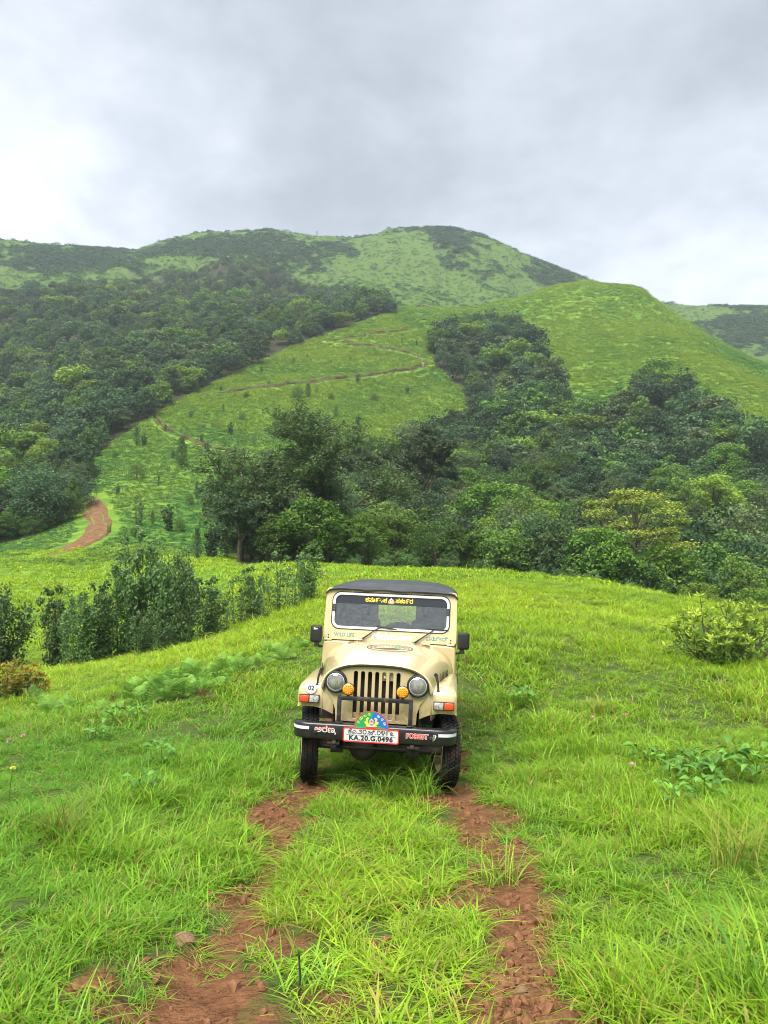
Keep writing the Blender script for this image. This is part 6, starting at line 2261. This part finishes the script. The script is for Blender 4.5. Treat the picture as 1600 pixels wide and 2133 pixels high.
# the walker on the hill path
def walker():
    p = TRAIL_MID[-6]
    x, y = float(p[0]), float(p[1])
    e = empty('person', (x, y, float(H(x, y)) + .1), (0, 0, .4))
    J = {'pel': (0, 0, .95), 'chest': (0, 0, 1.3), 'neck': (0, 0, 1.48), 'head': (0, -.01, 1.62), 'top': (0, 0, 1.74), 'kl': (.12, -.1, .5), 'fl': (.13, -.16, .08), 'tl': (.13, -.3, .04), 'kr': (-.12, .05, .5), 'fr': (-.13, .2, .08), 'tr': (-.13, .08, .04),
         'sl': (.19, 0, 1.4), 'el': (.25, .05, 1.13), 'hl': (.24, -.12, .92), 'sr': (-.19, 0, 1.4), 'er': (-.25, -.05, 1.13), 'hr': (-.24, -.18, .95)}
    E = [('pel', 'chest'), ('chest', 'neck'), ('neck', 'head'), ('head', 'top'), ('pel', 'kl'), ('kl', 'fl'), ('fl', 'tl'), ('pel', 'kr'), ('kr', 'fr'), ('fr', 'tr'), ('chest', 'sl'), ('sl', 'el'), ('el', 'hl'), ('chest', 'sr'), ('sr', 'er'), ('er', 'hr')]
    rad = {'pel': .15, 'chest': .17, 'neck': .06, 'head': .10, 'top': .07, 'kl': .075, 'fl': .05, 'tl': .04, 'kr': .075, 'fr': .05, 'tr': .04, 'sl': .07, 'el': .05, 'hl': .04, 'sr': .07, 'er': .05, 'hr': .04}
    ks = list(J)
    me = bpy.data.meshes.new('body'); me.from_pydata([J[k] for k in ks], [(ks.index(a), ks.index(b)) for a, b in E], [])
    o = obj('body', me, e, plain('pale clothes', (.55, .50, .45), .8, vary=(3, (.30, .22, .18))))
    o.modifiers.new('skin', 'SKIN')
    for i, k in enumerate(ks):
        me.skin_vertices[0].data[i].radius = (rad[k],) * 2
        me.skin_vertices[0].data[i].use_root = (k == 'pel')
    sb = o.modifiers.new('soft', 'SUBSURF'); sb.levels = 1; sb.render_levels = 1
    bm = bmesh.new(); bm_lathe(bm, [(.0, .10), (.06, .09), (.105, .03), (.115, -.05), (.09, -.10)], (0, .02, 1.66), 'Z', 12); finish(bm, 'hair', P_DKTXT, e, 0)
    tag(e, 'person in pale clothes walking up the hill path beside the wood', 'person')


walker()

# masts and posts on the summit ridge
def ridge_at(px):
    D = np.arange(600, 730, 1.0)
    xx = (px - 800) / FPX * D
    zz_ = H(xx, D)
    _, py = proj(xx, D, zz_)
    i = int(np.argmin(py))
    return Vector((xx[i], D[i], zz_[i]))


P_MAST = plain('dull galvanised mast', (.09, .095, .10), .6)
for nm, px, hh, lb in (('mast', 609, 6.0, 'thin tall mast on the summit ridge'), ('post', 579, 2.2, 'short post left of the mast on the ridge'), ('post', 641, 2.4, 'short post between the mast and the lattice tower'), ('post', 649, 2.0, 'shortest post just left of the lattice tower')):
    g = ridge_at(px)
    bm = bmesh.new(); bm_tube(bm, [(0, 0, -1), (0, 0, hh * .6), (0, 0, hh)], [.16, .12, .07], 6)
    if nm == 'mast': bm_box(bm, (0, 0, .3), (1.2, 1.2, .8)); bm_box(bm, (.1, 0, hh * .8), (.6, .1, .1))
    else: bm_box(bm, (0, 0, hh * .9), (.5, .1, .1))
    o = finish(bm, nm, P_MAST, None, 0); o.location = g
    tag(o, lb, nm)
g = ridge_at(656)
e = empty('lattice_tower', g)
hh, b0, b1 = 4.6, .9, .5
cs = [(-1, -1), (1, -1), (1, 1), (-1, 1)]
for sx, sy in cs:
    bm = bmesh.new(); bm_tube(bm, [(sx * b0, sy * b0, -.8), (sx * b1, sy * b1, hh)], .10, 6); finish(bm, 'leg', P_MAST, e, 0)
for k in range(3):
    z = hh * (k + 1) / 3.2
    q = b0 + (b1 - b0) * z / hh
    for i in range(4):
        a, b = cs[i], cs[(i + 1) % 4]
        bm = bmesh.new(); bm_tube(bm, [(a[0] * q, a[1] * q, z), (b[0] * q, b[1] * q, z)], .06, 5); finish(bm, 'brace', P_MAST, e, 0)
tag(e, 'small square lattice tower on the summit ridge', 'tower')


# ------------------------------------------------------------------ things that share a description are told apart by their order across the view
bylab = {}
for o in COL.objects:
    if o.parent is None and 'label' in o and 'category' in o:
        bylab.setdefault(o['label'], []).append(o)
NUM = {2: ('two', ['left', 'right']), 3: ('three', ['leftmost', 'middle', 'rightmost']), 4: ('four', ['leftmost', 'second', 'third', 'rightmost']), 5: ('five', ['leftmost', 'second', 'third', 'fourth', 'rightmost']),
       6: ('six', ['leftmost', 'second', 'third', 'fourth', 'fifth', 'rightmost']), 7: ('seven', ['leftmost', 'second', 'third', 'fourth', 'fifth', 'sixth', 'rightmost']), 8: ('eight', ['leftmost', 'second', 'third', 'fourth', 'fifth', 'sixth', 'seventh', 'rightmost']),
       9: ('nine', ['leftmost', 'second', 'third', 'fourth', 'fifth', 'sixth', 'seventh', 'eighth', 'rightmost']), 10: ('ten', ['leftmost', 'second', 'third', 'fourth', 'fifth', 'sixth', 'seventh', 'eighth', 'ninth', 'rightmost'])}
for lb, g_ in bylab.items():
    if len(g_) in NUM:
        g_.sort(key=lambda o: o.location.x / max(o.location.y, .1))
        n_, ws = NUM[len(g_)]
        for o, w_ in zip(g_, ws):
            t_ = '%s of %s: %s' % (w_, n_, lb)
            o['label'] = t_ if len(t_.split()) <= 16 else w_ + ' ' + lb
# ------------------------------------------------------------------ haze
def build_haze():
    m = bpy.data.materials.new('moist air')
    m.use_nodes = True
    t = m.node_tree
    for n in list(t.nodes): t.nodes.remove(n)
    o = t.nodes.new('ShaderNodeOutputMaterial')
    v = N(t, 'ShaderNodeVolumePrincipled', inp={'Color': (.80, .90, 1.0, 1), 'Density': .00025, 'Anisotropy': .1})
    L(t, v, 0, o, 'Volume')
    bm = bmesh.new()
    bmesh.ops.create_cube(bm, size=1.0)
    for q in bm.verts:
        q.co = Vector((q.co.x * 2000, q.co.y * 2000, -260 if q.co.z < 0 else 330))
    me = bpy.data.meshes.new('haze'); bm.to_mesh(me); bm.free()
    me.materials.append(m)
    h = obj('haze', me)
    tag(h, 'pale bluish moist air over the whole valley', kind='stuff')


build_haze()
